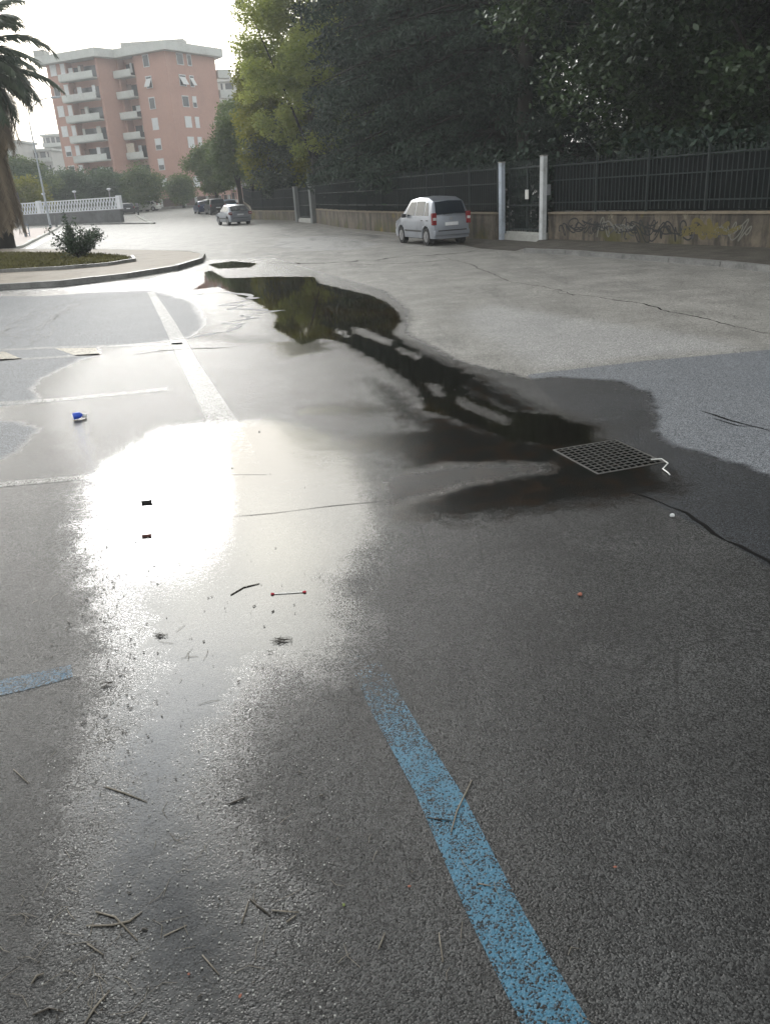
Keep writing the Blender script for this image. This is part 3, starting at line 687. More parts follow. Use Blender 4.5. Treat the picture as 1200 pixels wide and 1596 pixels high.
# cedars in the middle
cedar('cedar_tree', *at(665, 47), 28, 3.2, 6.4, L_CEDAR, 'dark blue green cedar with drooping boughs behind the silver minivan', GT, 21, n=80000, size=.17)
cedar('cedar_tree', *at(775, 42), 27, 3.2, 6.0, L_CEDAR, 'dark cedar just left of the near gate', GT, 22, n=70000, size=.17)
cedar('cedar_tree', *at(632, 56), 27, 3.3, 5.2, L_CEDAR, 'dark cedar left of the drooping one in front of the yellow green tree', GT, 23, n=60000, size=.2)
cedar('cedar_tree', *at(860, 44), 28, 2.5, 6.4, L_CEDAR, 'dark cedar behind the near gate and white post', GT, 24, n=50000, size=.2)
pb = empty('pine_trunk', (*at(814, 37.5), 0)); mb = MB(); mb.tube([(0, 0, -.1), (.1, 0, 6), (.0, 0, 13), (.15, 0, 19)], [.36, .30, .26, .18], 12); mb.build('trunk', M_BARK, pb, smooth=True)
r_ = np.random.default_rng(77); leafmesh('crown', crown_points(r_, [(r_.normal(0, 1.6), r_.normal(0, 1.6), 18+r_.normal(0, .9), 1.3) for _ in range(14)], 9000), .2, L_CEDAR, pb, aspect=.2, seed=5)
tag(pb, 'tall bare dark pine trunk between the cedar and the glossy evergreen', 'tree', GT)
# dark mass further back behind the railing
for i, (x, y, h, R) in enumerate([(6, 56, 28, 7), (13, 50, 28, 7), (20, 44, 26, 6.5), (26, 36, 24, 7), (27, 24, 22, 6.5), (1, 72, 22, 6), (9, 68, 28, 7), (20, 60, 26, 7), (32, 50, 22, 8), (33, 33, 20, 7), (17, 38, 19, 5.5)]):
    lb = ['directly behind the drooping cedar', 'behind the tall bare pine trunk', 'behind the gap right of the near gate', 'behind the glossy evergreens', 'behind the last evergreen at the right', 'left of the cedars at the back', 'in the third row behind the cedars', 'in the third row behind the evergreens', 'deepest in the wood at the right', 'farthest right beyond the last evergreen', 'squeezed close behind the two glossy evergreens'][i]
    broad_tree('wood_tree', x, y, h, 1.2, R, 20000, .34, L_DARK, 'big dark tree '+lb, GT, 100+i, 60)
# hedge planted along the railing
for i, (pp, q, n) in enumerate(((WL_R, 'behind the railing right of the near gate', 26), (WL_M, 'behind the railing between the two gates', 30), (WL_L, 'behind the far railing', 26))):
    r = np.random.default_rng(60+i); P2 = [np.array(p) for p in pp]; cl = []
    for a, b in zip(P2[:-1], P2[1:]):
        L = np.linalg.norm(b-a); nn = np.array([(b-a)[1], -(b-a)[0]])/L
        if nn[0] < 0: nn = -nn
        for k in range(int(L/1.1)+1):
            c = a+(b-a)*(k/(L/1.1+1))+nn*(1.7+r.random()*.6); z = float(hgt(c[1])); cl += [(c[0]-P2[0][0], c[1]-P2[0][1], z+.9+r.random()*.3, 1.0), (c[0]-P2[0][0], c[1]-P2[0][1], z+2.1+r.random()*.5, .95)]
    rt = empty('hedge', (*P2[0], 0)); leafmesh('foliage', crown_points(r, cl, 15000), .15, L_CEDAR, rt, seed=70+i); tag(rt, 'dense dark hedge '+q, 'hedge')
# middle distance: bright tree and mixed shrubs
x, y = at(492, 66)
broad_tree('poplar_tree', x, y, 17.5, 4.5, 5.5, 60000, .15, L_YEL, 'tall airy yellow green tree above the far gate', GT, 31, 120, cr=.75, lean=-.1, shape=.6, trunk=.3)
x, y = at(560, 74)
broad_tree('poplar_tree', x, y, 19, 4, 5.0, 30000, .2, L_YEL, 'second yellow green tree half hidden by the cedars', GT, 32, 90, cr=.8)
x, y = at(425, 74)
broad_tree('poplar_tree', x, y, 12.5, 3, 2.9, 20000, .16, L_OLIVE, 'small yellow leaved tree left of the grey green shrubs', GT, 33, 60)
x, y = at(540, 66)
broad_tree('shrub_tree', x, y, 8.4, 1.6, 2.6, 22000, .12, L_SILV, 'silvery green shrub spilling over the far gate', GT, 34, 50)
x, y = at(452, 73)
broad_tree('shrub_tree', x, y, 9.0, 1.8, 3.3, 24000, .14, L_SILV, 'rounded grey green shrub left of the far gate', GT, 35, 60)
x, y = at(590, 55)
broad_tree('shrub_tree', x, y, 7.2, 1.5, 2.4, 18000, .12, L_MID, 'darker green shrub above the railing right of the far gate', GT, 36, 40)
x, y = at(505, 70)
broad_tree('shrub_tree', x, y, 11, 2, 2.6, 16000, .14, L_OLIVE, 'olive yellow tree between the grey green shrubs', GT, 37, 50)
x, y = at(392, 92)
broad_tree('street_tree', x, y, 11.6, 3, 3.2, 22000, .2, L_MID, 'tall mid green tree beside the pink apartment block', 'street trees', 38, 60)
x, y = at(372, 84)
broad_tree('street_tree', x, y, 9.0, 2.6, 2.4, 16000, .17, L_MID, 'green street tree right of the round one over the parked cars', 'street trees', 39, 45)
x, y = at(336, 108)
broad_tree('street_tree', x, y, 7.6, 2.4, 3.0, 20000, .2, L_MID, 'round green street tree over the dark parked cars', 'street trees', 40, 45)
x, y = at(412, 104)
broad_tree('street_tree', x, y, 13.0, 3, 3.6, 20000, .24, L_FAR, 'hazy tall tree behind the yellow leaved one', 'street trees', 41, 60)
for i, (px, d, h, R, m, lb) in enumerate([(98, 128, 5.8, 3.6, L_FAR, 'low hazy green tree left of the pink apartment block'), (130, 130, 6.1, 4.0, L_FAR, 'low round tree below the left balconies'),
        (165, 132, 6.0, 3.8, L_FAR, 'low round tree below the pink pillar of the block'), (192, 134, 5.4, 3, L_FAR, 'small tree at the end of the white balustrade'), (226, 128, 6.2, 2.8, L_MID, 'darker tree below the recessed balconies'),
        (284, 138, 4.6, 2.0, L_MID, 'small round tree in front of the apartment block corner'), (50, 120, 8.0, 3.2, L_MID, 'dark tree just right of the palm'), (45, 108, 5.0, 2.4, L_OLIVE, 'yellowish tree behind the white balustrade near the palm'),
        (20, 118, 7.5, 4, L_FAR, 'hazy tree behind the palm')]):
    x, y = at(px, d); broad_tree('garden_tree', x, y, h, 1.0, R, 15000, .2, m, lb, 'trees in front of the far buildings', 50+i, 60, cr=1.25)
# far tree line closing the horizon (behind the buildings)
r = np.random.default_rng(99); cl = []
for i in range(150):
    a = -1.25+2.6*i/150; D = 215+r.random()*30; cl.append((sin(a)*D, cos(a)*D, 3+r.random()*3.5, 5.0))
tag(leafmesh('distant_wood', crown_points(r, cl, 50000), 1.0, L_FAR, None, seed=3), 'hazy far off wood closing the street behind the buildings', 'wood', kind='stuff')

# ------------------------------------------------------------------ palm at the left edge
def palm():
    x, y = at(-9, 46); root = empty('palm_tree', (x, y, .14)); r = np.random.default_rng(5)
    tb = MB(); tb.tube([(0, 0, 0), (.05, 0, 3), (0, 0, 8.8)], [.5, .45, .55], 12); tb.build('trunk', M_BARK, root, smooth=True)
    def fronds(name, n, z, L, el0, el1, sag, m, leaf, wid, rgt=False):
        V = []; tints = []
        for k in range(n):
            a = r.random()*2*pi; el = el0+(el1-el0)*r.random(); Lk = L*(.8+.4*r.random()); z_ = z+r.normal(0, .25); S = 46
            p = np.array((cos(a)*.4, sin(a)*.4, z_)); hd = np.array((cos(a), sin(a), 0)); e = el; pts = []; st = Lk/S
            for j in range(S):
                pts.append((p.copy(), e)); p = p+(hd*cos(e)+np.array((0, 0, 1))*sin(e))*st; e -= sag/S*(.4+1.3*j/S); e = max(e, -1.5)
            sd = np.array((-sin(a), cos(a), 0)); tn = r.random()
            for j, (q, e) in enumerate(pts):
                u = hd*cos(e)+np.array((0, 0, 1))*sin(e); up = -hd*sin(e)+np.array((0, 0, 1))*cos(e)
                # rachis piece
                w = .035*(1-j/S)+.01
                V += [q-sd*w, q+sd*w, q+sd*w+u*st, q-sd*w+u*st]; tints += [tn]*4
                if j > 5:
                    ll = leaf*(.5+.9*sin(pi*min(1, (j-4)/(S-3))))
                    for s_ in (-1, 1):
                        for rep in (0, .5):
                            b = q+u*st*rep; dirv = sd*s_*.75+u*.75+up*(.25-.55*r.random())+np.array((0, 0, -.25)); dirv /= np.linalg.norm(dirv)
                            wv = np.cross(dirv, up); wv /= np.linalg.norm(wv)+1e-6; l2 = ll*(.8+.4*r.random())
                            V += [b-u*wid*.5, b+u*wid*.5, b+dirv*l2*.6+u*wid*.6+np.array((0, 0, -.02)), b+dirv*l2+np.array((0, 0, -.12*l2))]; tints += [tn]*4
        V = np.array(V); npmesh(name, V, np.arange(len(V)).reshape(-1, 4), m, root, attrs={'tint': np.array(tints)})
    GP_ = leaf_mat('palm_leaflets', (.05, .075, .05), (.11, .14, .09), rough=.45, trans=.15)
    BP_ = leaf_mat('dead_palm_leaflets', (.13, .10, .07), (.28, .225, .165), rough=.8, trans=.1)
    fronds('crown', 44, 9.2, 3.9, .0, 1.35, 1.5, GP_, .62, .075)
    fronds('crown', 54, 8.8, 3.7, -.6, .3, 1.1, GP_, .62, .075)
    fronds('dead_fronds', 190, 8.2, 3.3, -1.0, -.35, 2.6, BP_, .45, .05)
    fronds('dead_fronds', 170, 6.2, 4.6, -1.45, -1.15, 1.0, BP_, .42, .05)
    tag(root, 'big palm with a brown skirt of dead fronds at the left edge', 'palm tree')
palm()
# bush on the island
def bush():
    x, y = G(124, 403, .2); root = empty('bush', (x, y, .2)); r = np.random.default_rng(8)
    L_B = leaf_mat('dark_shiny_bush_leaves', (.022, .042, .022), (.06, .10, .05), rough=.35, trans=.1, sc=2)
    st = MB(); P_ = []
    for k in range(34):
        a = r.random()*2*pi; t = r.random()**.6; tip = np.array((cos(a)*1.15*t, sin(a)*.9*t, .55+r.random()*.85*(1-.35*t))); 
        st.tube([(0, 0, 0), tip*np.array((.5, .5, .6)), tip], [.02, .014, .005], 4, cap=False)
        n = 190; u = .35+.65*r.random(n); c = tip[None, :]*u[:, None]; c += r.normal(0, .075, (n, 3)); P_.append(c)
    for k in range(3):
        tip = np.array((r.normal(-.1, .25), r.normal(0, .2), 1.45+.25*r.random())); n = 60; P_.append(tip[None, :]*(.5+.5*r.random(n))[:, None]+r.normal(0, .05, (n, 3)))
    P_ = np.concatenate(P_); P_[:, 2] = np.maximum(P_[:, 2], .05)
    leafmesh('foliage', P_, .06, L_B, root, aspect=.35, seed=9); st.build('stems', M_BARK, root)
    tag(root, 'dark leafy bush growing at the back of the kerbed grass bed', 'bush')
bush()
#PART4
# ------------------------------------------------------------------ cars
M_TYRE = mat('tyre_rubber', (.02, .02, .02), .85, .2, 10)
M_RIM = mat('alloy_rim', (.35, .35, .36), .35, .1, 10, metal=.8)
M_GLASS = mat('dark_car_glass', (.012, .018, .026), .08, .2, 2, spec=.35)
M_RED = mat('red_light_lens', (.20, .012, .016), .25, .2, 10)
M_BLKP = mat('black_plastic', (.02, .02, .021), .55, .2, 10)
M_PLATE = mat('pale_number_plate', (.65, .66, .68), .4, .05, 10)
M_HEAD = mat('clear_lamp_lens', (.5, .5, .5), .15, .2, 10)
def car(name, label, color, L, W, Hh, belt, prof, wb, xr, loc, rz, parts=True, group=None, lights=None, metal=.6, glass_x=None):
    """prof: list (x, ztop) from the tail (x=0) to the nose; half width W; wheels at xr and xr+wb"""
    root = empty(name, loc, rz); body = mat('car_paint_'+color[0], color[1], .32, .06, 1.5, metal=metal, coat=.2, dirt=tuple(c*.6 for c in color[1]))
    px = [p[0] for p in prof]; pz = [p[1] for p in prof]; R = .31; A = .37
    xs = set(px) | set(np.linspace(0.12, L-.12, 14)) | {0, .05, L-.06, L}
    for c in (xr, xr+wb): xs |= {c+A*cos(t) for t in np.linspace(0, pi, 9)}
    xs = sorted(xs); rings = []
    def wid(x):
        e = min(x, L-x); return W*(1-.10*max(0, 1-e/.18)**2-.05*max(0, 1-(L-x)/.9)**2)
    def top(x): return float(np.interp(x, px, pz))
    def bot(x):
        b = .24
        for c in (xr, xr+wb):
            if abs(x-c) < A: b = max(b, R+sqrt(A*A-(x-c)**2)*.96)
        return b
    def roofw(x, zt): return wid(x)*(1-.22*min(1, max(0, (zt-belt)/(Hh-belt))))
    for x in xs:
        w = wid(x); zt = top(x); b = bot(x); bl = min(belt, zt-.07); b = min(b, bl-.1)
        zs = max(b+.02, .45); zs = min(zs, bl-.05); rw = roofw(x, zt)
        rings.append([(x, 0, b), (x, w*.80, b), (x, w*.985, b+.015), (x, w, max(zs, b+.03)), (x, w*.975, bl), (x, rw*.985, max(zt-.06, bl+.02)), (x, rw*.90, zt-.012), (x, 0, zt+.02)])
    n = len(rings[0]); vs = []; fs = []
    for rg in rings: vs += rg+[(a, -b_, c) for a, b_, c in rg[-2:0:-1]]
    m = 2*n-2
    for i in range(len(rings)-1):
        for k in range(m): fs.append((i*m+k, i*m+(k+1) % m, (i+1)*m+(k+1) % m, (i+1)*m+k))
    fs.append(tuple(range(m))[::-1]); fs.append(tuple((len(rings)-1)*m+k for k in range(m)))
    mb = MB().add(vs, fs); bo = mb.build('body', body, root, smooth=True)
    bo.data.shade_smooth(); es = bo.modifiers.new('es', 'EDGE_SPLIT'); es.split_angle = radians(38)
    # dark underbody and wheel wells
    ub = MB(); ub.box((L/2, 0, .36), (L*.9, W*1.5, .30)); ub.build('underbody', M_BLKP, root)
    for sx in (xr, xr+wb):
        for sy in (1, -1):
            wb_ = MB(); wb_.tube([(sx, sy*(W-.20), R), (sx, sy*(W-.01), R)], R, 20); wh = wb_.build('wheel', M_TYRE, root, smooth=False)
            rb = MB(); rb.tube([(sx, sy*(W-.03), R), (sx, sy*(W+.004), R)], [.20, .19], 16)
            for q in range(5):
                a = q*2*pi/5; rb.bar((sx, sy*(W+.006), R), (sx+.18*cos(a), sy*(W+.006), R+.18*sin(a)), .035, .012)
            rb.build('rim', M_RIM, wh)
    # glass
    def sidequad(x0, x1, x2, x3, z0, z1):
        for sy in (1, -1):
            p = []; g = MB()
            for x, z in ((x0, z0), (x1, z0), (x2, z1), (x3, z1)):
                zt = top(x); bl = min(belt, zt-.07); zr = zt-.06; f = (z-bl)/max(.01, zr-bl); w = wid(x)*.975+(roofw(x, zt)*.985-wid(x)*.975)*min(1, f)
                p.append((x, sy*(w+.006), z))
            q = [(a, b-sy*.012, c) for a, b, c in p]
            g.add(p+q, [(0, 1, 2, 3), (7, 6, 5, 4), (0, 4, 5, 1), (1, 5, 6, 2), (2, 6, 7, 3), (3, 7, 4, 0)])
            g.build('side_window', M_GLASS, root)
    for q in glass_x: sidequad(*q)
    def endglass(xa, xb, nm):
        za, zb = top(xa), top(xb); wa, wb2 = wid(xa)*.86, roofw(xb, zb)*.84; s = -1 if xa < xb else 1
        t0, t1 = .12, .9
        def pt(t, sy): return (xa+(xb-xa)*t+s*.012, sy*(wa+(wb2-wa)*t), za+(zb-za)*t+.022)
        p = [pt(t0, 1), pt(t0, -1), pt(t1, -1), pt(t1, 1)]; c = [(x, 0, z+.028) for x, z in ((p[0][0], p[0][2]), (p[2][0], p[2][2]))]
        g = MB(); g.add([p[0], c[0], p[1], p[2], c[1], p[3]], [(0, 1, 4, 5), (1, 2, 3, 4)]); o = g.build(nm, M_GLASS, root); so_ = o.modifiers.new('s', 'SOLIDIFY'); so_.thickness = .02; so_.offset = 0
        return o
    k = 0
    while pz[k] < belt-.05: k += 1
    rx = [x for x, z in prof if z >= belt-.06]; endglass(rx[0], rx[1], 'rear_window')
    fx = rx[::-1]; endglass(fx[0], fx[1], 'windscreen')
    lz0, lz1, lw = lights
    for sy in (1, -1):
        g = MB(); g.box((.035, sy*(W*.90), (lz0+lz1)/2), (.13, lw, lz1-lz0)); o = g.build('tail_light', M_RED, root, bevel=.015)
        if parts: h = MB(); h.box((-.032, sy*(W*.90), (lz0+lz1)/2), (.01, lw*.7, (lz1-lz0)*.22)); h.build('reverse_lens', M_HEAD, o)
        g = MB(); g.box((L-.1, sy*W*.72, .66), (.16, .3, .15)); g.build('headlight', M_HEAD, root, bevel=.02)
    g = MB(); g.box((.0, 0, .44), (.14, W*1.86, .20)); g.build('rear_bumper', body, root, bevel=.04)
    g = MB(); g.box((-.075, 0, .52), (.02, W*1.5, .035)); g.build('bumper_strip', M_BLKP, root)
    g = MB(); g.box((-.015, 0, .74), (.03, .5, .11)); g.build('number_plate', M_PLATE, root)
    g = MB(); g.box((L, 0, .42), (.12, W*1.8, .22)); g.build('front_bumper', body, root, bevel=.04)
    if parts:
        for sy in (1, -1):
            g = MB(); xm = glass_x[-1][1]-.15; g.box((xm, sy*(W+.09), belt+.06), (.12, .18, .13)); g.build('mirror', M_BLKP, root, bevel=.02)
            for q in glass_x[:2]:
                g = MB(); g.box((q[0]+.12, sy*(W*.99), belt-.1), (.16, .03, .03)); g.build('handle', M_BLKP, root)
        g = MB(); g.tube([(-.012, 0, .92), (.01, 0, .92)], .05, 12); g.build('badge', M_RIM, root)
        g = MB(); g.bar((-.02, -.06, belt+.12), (-.02+.0, .32, belt+.10), .02); g.build('rear_wiper', M_BLKP, root)
        for sy in (1, -1):
            g = MB(); g.box((xr+wb/2, sy*(W+.004), .50), (wb-.85, .012, .06)); g.build('side_moulding', M_BLKP, root)
    return tag(root, label, 'car', group)
def place(px, py, d_, lx=.0, ly=.0):
    """world origin so that local point (lx,ly) stands where the photo shows it"""
    x, y = G(px, py); th = atan2(d_[1], d_[0]); return (x-(lx*cos(th)-ly*sin(th)), y-(lx*sin(th)+ly*cos(th)), float(hgt(y))), th
mpv = [(0, .86), (.03, .98), (.30, 1.52), (.75, 1.64), (1.6, 1.67), (2.4, 1.58), (3.12, 1.02), (3.75, .86), (3.92, .66)]
loc, th = place(665, 383, (-.32, .947), .66, .68)
SILV = ('silver', (.29, .31, .35))
car('parked_minivan', 'silver minivan parked half on the verge beside the stone wall', SILV, 3.93, .745, 1.67, .97, mpv, 2.5, .66, loc, th, group=None, lights=(.72, 1.13, .17),
    glass_x=[(.42, .82, .82, .60, 1.03, 1.47), (.9, 1.72, 1.68, .9, 1.03, 1.52), (1.80, 2.72, 2.28, 1.76, 1.03, 1.50)]).scale = (.96, .96, .96)
hb = [(0, .80), (.04, .95), (.62, 1.36), (1.2, 1.46), (2.1, 1.44), (2.9, 1.0), (3.95, .82), (4.2, .62)]
hg = [(.45, .95, .95, .72, .98, 1.28), (1.03, 1.85, 1.8, 1.05, .98, 1.36), (1.93, 2.65, 2.15, 1.9, .98, 1.36)]
GC = 'cars parked along the far wall'
loc, th = place(377, 350.3, (-.42, .907), .0, 0)
car('parked_car', 'silver hatchback parked past the far gate, nearest of the far cars', SILV, 4.2, .86, 1.46, .92, hb, 2.55, .75, loc, th, group=GC, lights=(.74, .93, .26), glass_x=hg)
suvp = [(0, .95), (.03, 1.06), (.30, 1.60), (.9, 1.72), (2.2, 1.70), (3.0, 1.12), (4.1, .98), (4.4, .7)]
sg = [(.45, .95, .95, .6, 1.12, 1.58), (1.03, 1.9, 1.85, 1.03, 1.12, 1.62), (1.98, 2.75, 2.3, 1.95, 1.12, 1.60)]
loc, th = place(342, 334.2, (-.35, .93))
car('parked_car', 'tall black off roader among the far parked cars under the round tree', ('black', (.02, .022, .027)), 4.4, .92, 1.74, 1.06, suvp, 2.7, .8, loc, th, False, GC, (.85, 1.1, .15), .2, sg)
loc, th = place(322, 333.0, (-.35, .93))
car('parked_car', 'dark blue car leftmost of the cars parked along the far wall', ('dark_blue', (.03, .045, .10)), 4.1, .84, 1.52, .94, hb, 2.5, .75, loc, th, False, GC, (.8, 1.0, .2), .3, hg)
loc, th = place(331, 329.5, (-.35, .93))
car('parked_car', 'pale car half hidden between the dark blue car and the black off roader', ('pale', (.5, .5, .47)), 4.1, .84, 1.5, .94, hb, 2.5, .75, loc, th, False, GC, (.8, 1.0, .2), .1, hg)
loc, th = place(362, 331.5, (-.35, .93))
car('parked_car', 'light blue car showing above the silver hatchback', ('light_blue', (.22, .30, .42)), 4.1, .84, 1.55, .94, hb, 2.5, .75, loc, th, False, GC, (.8, 1.0, .2), .3, hg)
G2 = 'cars near the white balustrade'
loc, th = place(202, 334.0, (-.3, .95))
car('parked_car', 'black car parked at the right end of the white balustrade', ('black', (.02, .022, .027)), 4.1, .86, 1.6, .94, hb, 2.5, .75, loc, th, False, G2, (.8, 1.0, .2), .2, hg)
loc, th = place(250, 328, (-.95, .1))
car('parked_car', 'small pale car standing by the dark trees in front of the apartment block', ('pale', (.5, .5, .47)), 4.1, .84, 1.5, .94, hb, 2.5, .75, loc, th, False, G2, (.8, 1.0, .2), .1, hg)
# scooter beside the black car
def scooter():
    loc, th = place(217, 335, (-.3, .95)); r = empty('scooter', loc, th)
    for x in (0, 1.25):
        w = MB(); w.tube([(x, -.06, .24), (x, .06, .24)], .24, 16); w.build('wheel', M_TYRE, r)
    b = MB(); b.box((.12, 0, .55), (.7, .3, .35), tz=.8); b.box((.65, 0, .3), (.5, .28, .1)); b.box((1.0, 0, .65), (.12, .42, .7), ry=-.25); b.build('body', mat('scooter_paint', (.05, .05, .055), .4), r, bevel=.03)
    s = MB(); s.box((.1, 0, .78), (.7, .28, .1)); s.build('seat', M_BLKP, r, bevel=.03)
    h = MB(); h.bar((.95, -.33, 1.05), (.95, .33, 1.05), .04); h.bar((1.25, 0, .24), (.95, 0, 1.05), .05); h.box((1.06, 0, 1.25), (.03, .4, .35), ry=-.3); h.build('handlebar', M_RIM, r)
    tag(r, 'dark scooter standing right of the black car near the balustrade', 'scooter')
scooter()

# ------------------------------------------------------------------ apartment block
ZE = 26.8
A_, B_, C_, D_, E_ = [np.array(G(*p, z=ZE)) for p in ((56, 102), (149, 87), (179, 90), (257, 76), (348, 89))]
M_PINK = mat('salmon_render', (.43, .262, .215), .85, .07, .25, dirt=(.36, .225, .185))
M_LG = mat('light_grey_concrete', (.52, .54, .52), .8, .1, .4, dirt=(.38, .38, .37))
M_SHUT = mat('white_shutter', (.62, .64, .65), .6, .08, 2)
M_PANE = mat('dark_window_pane', (.05, .055, .06), .15, .3, 1, spec=.8)
M_DKR = mat('shade_tone_brown', (.16, .11, .09), .85, .2, .8)  # salmon darkened: shade of the recessed ground floor put into the colour
def offset_poly(pts, k):
    n = len(pts); out = []; area = sum(pts[i][0]*pts[(i+1) % n][1]-pts[(i+1) % n][0]*pts[i][1] for i in range(n)); s = 1 if area > 0 else -1
    for i in range(n):
        a, b, c = pts[i-1], pts[i], pts[(i+1) % n]; d1 = (b-a)/np.linalg.norm(b-a); d2 = (c-b)/np.linalg.norm(c-b)
        n1 = np.array([-d1[1], d1[0]])*s; n2 = np.array([-d2[1], d2[0]])*s; m = n1+n2; m /= m.dot(n1); out.append(b+m*k)
    return out
back1 = E_+np.array((-9, 14)); back2 = A_+np.array((4, 16))
eave = [A_, B_, C_, D_, E_, back1, back2]
wall_ = offset_poly(eave, 1.4)
Aw, Bw, Cw, Dw, Ew, w1, w2 = wall_
def tpx(a, b, px, z):
    lo, hi = -.5, 1.5
    for _ in range(40):
        m = (lo+hi)/2; q = a+(b-a)*m
        if P(q[0], q[1], z)[0] < px: lo = m
        else: hi = m
    return lo
bld = empty('apartment_building', (0, 0, 0))
pmid = Dw+(Ew-Dw)*.35
zr = [Zat(y_, *pmid) for y_ in (93, 253)]; S_ = (zr[0]-zr[1])/5; ZW = [zr[0]-S_*k for k in range(7)]
zb0 = ZW[6]-S_*.75
def inward(a, b):   # unit normal into the building
    d = (b-a)/np.linalg.norm(b-a); return np.array([-d[1], d[0]])
n1 = inward(Aw, Bw); n3 = inward(Cw, Dw); n4 = inward(Dw, Ew)
if n1[1] < 0: n1 = -n1
if n3[1] < 0: n3 = -n3
if n4[1] < 0: n4 = -n4
ta, tb_ = tpx(Aw, Bw, 106, 24), min(.96, tpx(Aw, Bw, 155, 24)); tc, td = .03, tpx(Cw, Dw, 211, 24)
a1, a2 = Aw+(Bw-Aw)*ta, Aw+(Bw-Aw)*tb_; c1, c2 = Cw+(Dw-Cw)*tc, Cw+(Dw-Cw)*td
plan = [Aw, a1, a1+n1*1.6, a2+n1*1.6, a2, Bw, Cw, c1, c1+n3*1.6, c2+n3*1.6, c2, Dw, Ew, w1, w2]
mb = MB(); mb.prism([tuple(p) for p in plan], zb0, ZE+.3); mb.build('wall', M_PINK, bld)
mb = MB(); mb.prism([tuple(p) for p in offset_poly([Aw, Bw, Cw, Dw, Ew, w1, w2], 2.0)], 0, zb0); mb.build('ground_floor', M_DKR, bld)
for p in (Aw, Dw, Ew, Aw*.5+Bw*.5, Dw*.5+Ew*.5, Dw*.75+Ew*.25, Cw*.5+Dw*.5): q = p+(np.array((-44, 176))-p)*.03; mb = MB(); mb.box((q[0], q[1], zb0/2), (.45, .45, zb0)); mb.build('column', M_LG, bld)
mb = MB(); ztop = Zat(62, *D_); mb.prism([tuple(p) for p in eave], ZE, ztop); ro = mb.build('roof', M_LG, bld)
for p, w, h in ((A_*.85+w2*.15, 2.0, 1.2), (A_*.7+w1*.3, 3, 1.0), (B_*.5+w1*.5, 7, 2.0), (C_*.7+w1*.3, 3, 1.4), (D_*.6+w1*.4, 5, 1.4)): mb = MB(); mb.box((p[0], p[1], ztop+h/2-.01), (w, 3, h)); mb.build('roof_box', mat('pale_roof_box', (.42, .42, .4), .8), ro)
def window(a, b, t, z, w, h, nin, state):
    """frame and shutter box set 4 cm proud, pane behind; state 0 closed shutter,1 half,2 glass,3 tilted shutter"""
    c = a+(b-a)*t; rz = atan2(b[1]-a[1], b[0]-a[0]); o = -nin*.03; f = MB()
    for dz, hh in ((h/2+.08, .16), (-h/2-.05, .10)): f.box((*(c+o*1.5), z+dz), (w+.24, .16, hh), rz=rz)
    d = (b-a)/np.linalg.norm(b-a)
    for s_ in (-1, 1): q = c+d*s_*(w/2+.05)+o; f.box((*q, z), (.09, .12, h), rz=rz)
    fr = f.build('window', M_SHUT, bld)
    g = MB(); g.box((*(c+o*.6), z), (w, .06, h), rz=rz); g.build('pane', M_PANE, fr)
    frac = {0: 1., 1: .55, 2: .0, 3: 0}[state]
    if frac: s_ = MB(); s_.box((*(c+o*2), z+h/2-h*frac/2), (w, .05, h*frac), rz=rz); s_.build('shutter', M_SHUT, fr)
    if state == 3:
        s_ = MB(); s_.box((*(c-nin*.42), z-.05), (w, .05, h*.95), rz=rz, rx=-.55); s_.build('shutter', M_SHUT, fr)
t1, t2, t3 = tpx(Cw, Dw, 228, ZW[0]), tpx(Dw, Ew, 280.5, ZW[0]), tpx(Dw, Ew, 295, ZW[0])
tA, tB = tpx(Aw, Bw, 84, ZW[0]), tpx(Aw, Bw, 98.5, ZW[0])
st1 = [2, 3, 2, 0, 1, 1, 0]; st2 = [2, 3, 2, 0, 0, 2, 0]; st3 = [2, 3, 1, 0, 0, 0, 0]; sA = [0, 2, 0, 0, 1, 2, 0]; sB = [0, 0, 0, 0, 0, 1, 0]
for k, z in enumerate(ZW):
    window(Cw, Dw, t1, z-.05, 1.25, 1.75, n3, st1[k]); window(Dw, Ew, t2, z, 1.5, 1.65, n4, st2[k]); window(Dw, Ew, t3, z, .9, 1.65, n4, st3[k])
    window(Aw, Bw, tA, z, 1.3, 1.6, n1, sA[k]); window(Aw, Bw, tB, z, .8, 1.5, n1, sB[k])
M_AWN = mat('awning_cloth', (.45, .45, .42), .8)
r = np.random.default_rng(3)
for k in range(7):
    zf = ZW[k]-2.0
    for (p, q, nn) in ((a1, a2, n1), (c1, c2, n3)):
        L = np.linalg.norm(q-p); d = (q-p)/L; rz = atan2(d[1], d[0]); ext = 1.1 if p is a1 else .35
        p0 = p-d*ext; L2 = L+ext; c = p0+d*L2/2
        b = MB(); b.box((*(c-nn*.0), zf-.12), (L2, 2.2, .22), rz=rz); bo = b.build('balcony', M_LG, bld)
        e = MB(); e.box((*(c-nn*1.15), zf+.45), (L2, .12, 1.1), rz=rz)
        e.box((*(p0-nn*.62+d*.06), zf+.45), (.12, 1.0, 1.1), rz=rz); e.build('parapet', M_LG, bo)
        g = MB(); g.box((*(c+nn*1.56+d*.25), zf+1.15), (L*.8, .06, 2.1), rz=rz); g.build('glass_door', M_PANE, bo)
        for j in range(3 if p is a1 else 1):     # shutters, washing and plants that clutter the loggias
            u = (r.random()-.5)*L*.8; g = MB(); g.box((*(c+d*u+nn*(.2+1.1*r.random())), zf+1.35+r.random()*.4), (.5+r.random()*.9, .06, .8+r.random()*.8), rz=rz); g.build('washing', [M_SHUT, M_AWN, M_DKR][r.integers(3)], bo)
        if p is c1 and k == 4:
            g = MB(); g.box((*(c-nn*1.0-d*L*.25), zf+1.75), (L*.5, .06, 1.7), rz=rz); g.build('awning', mat('cream_awning', (.5, .45, .38), .8), bo)
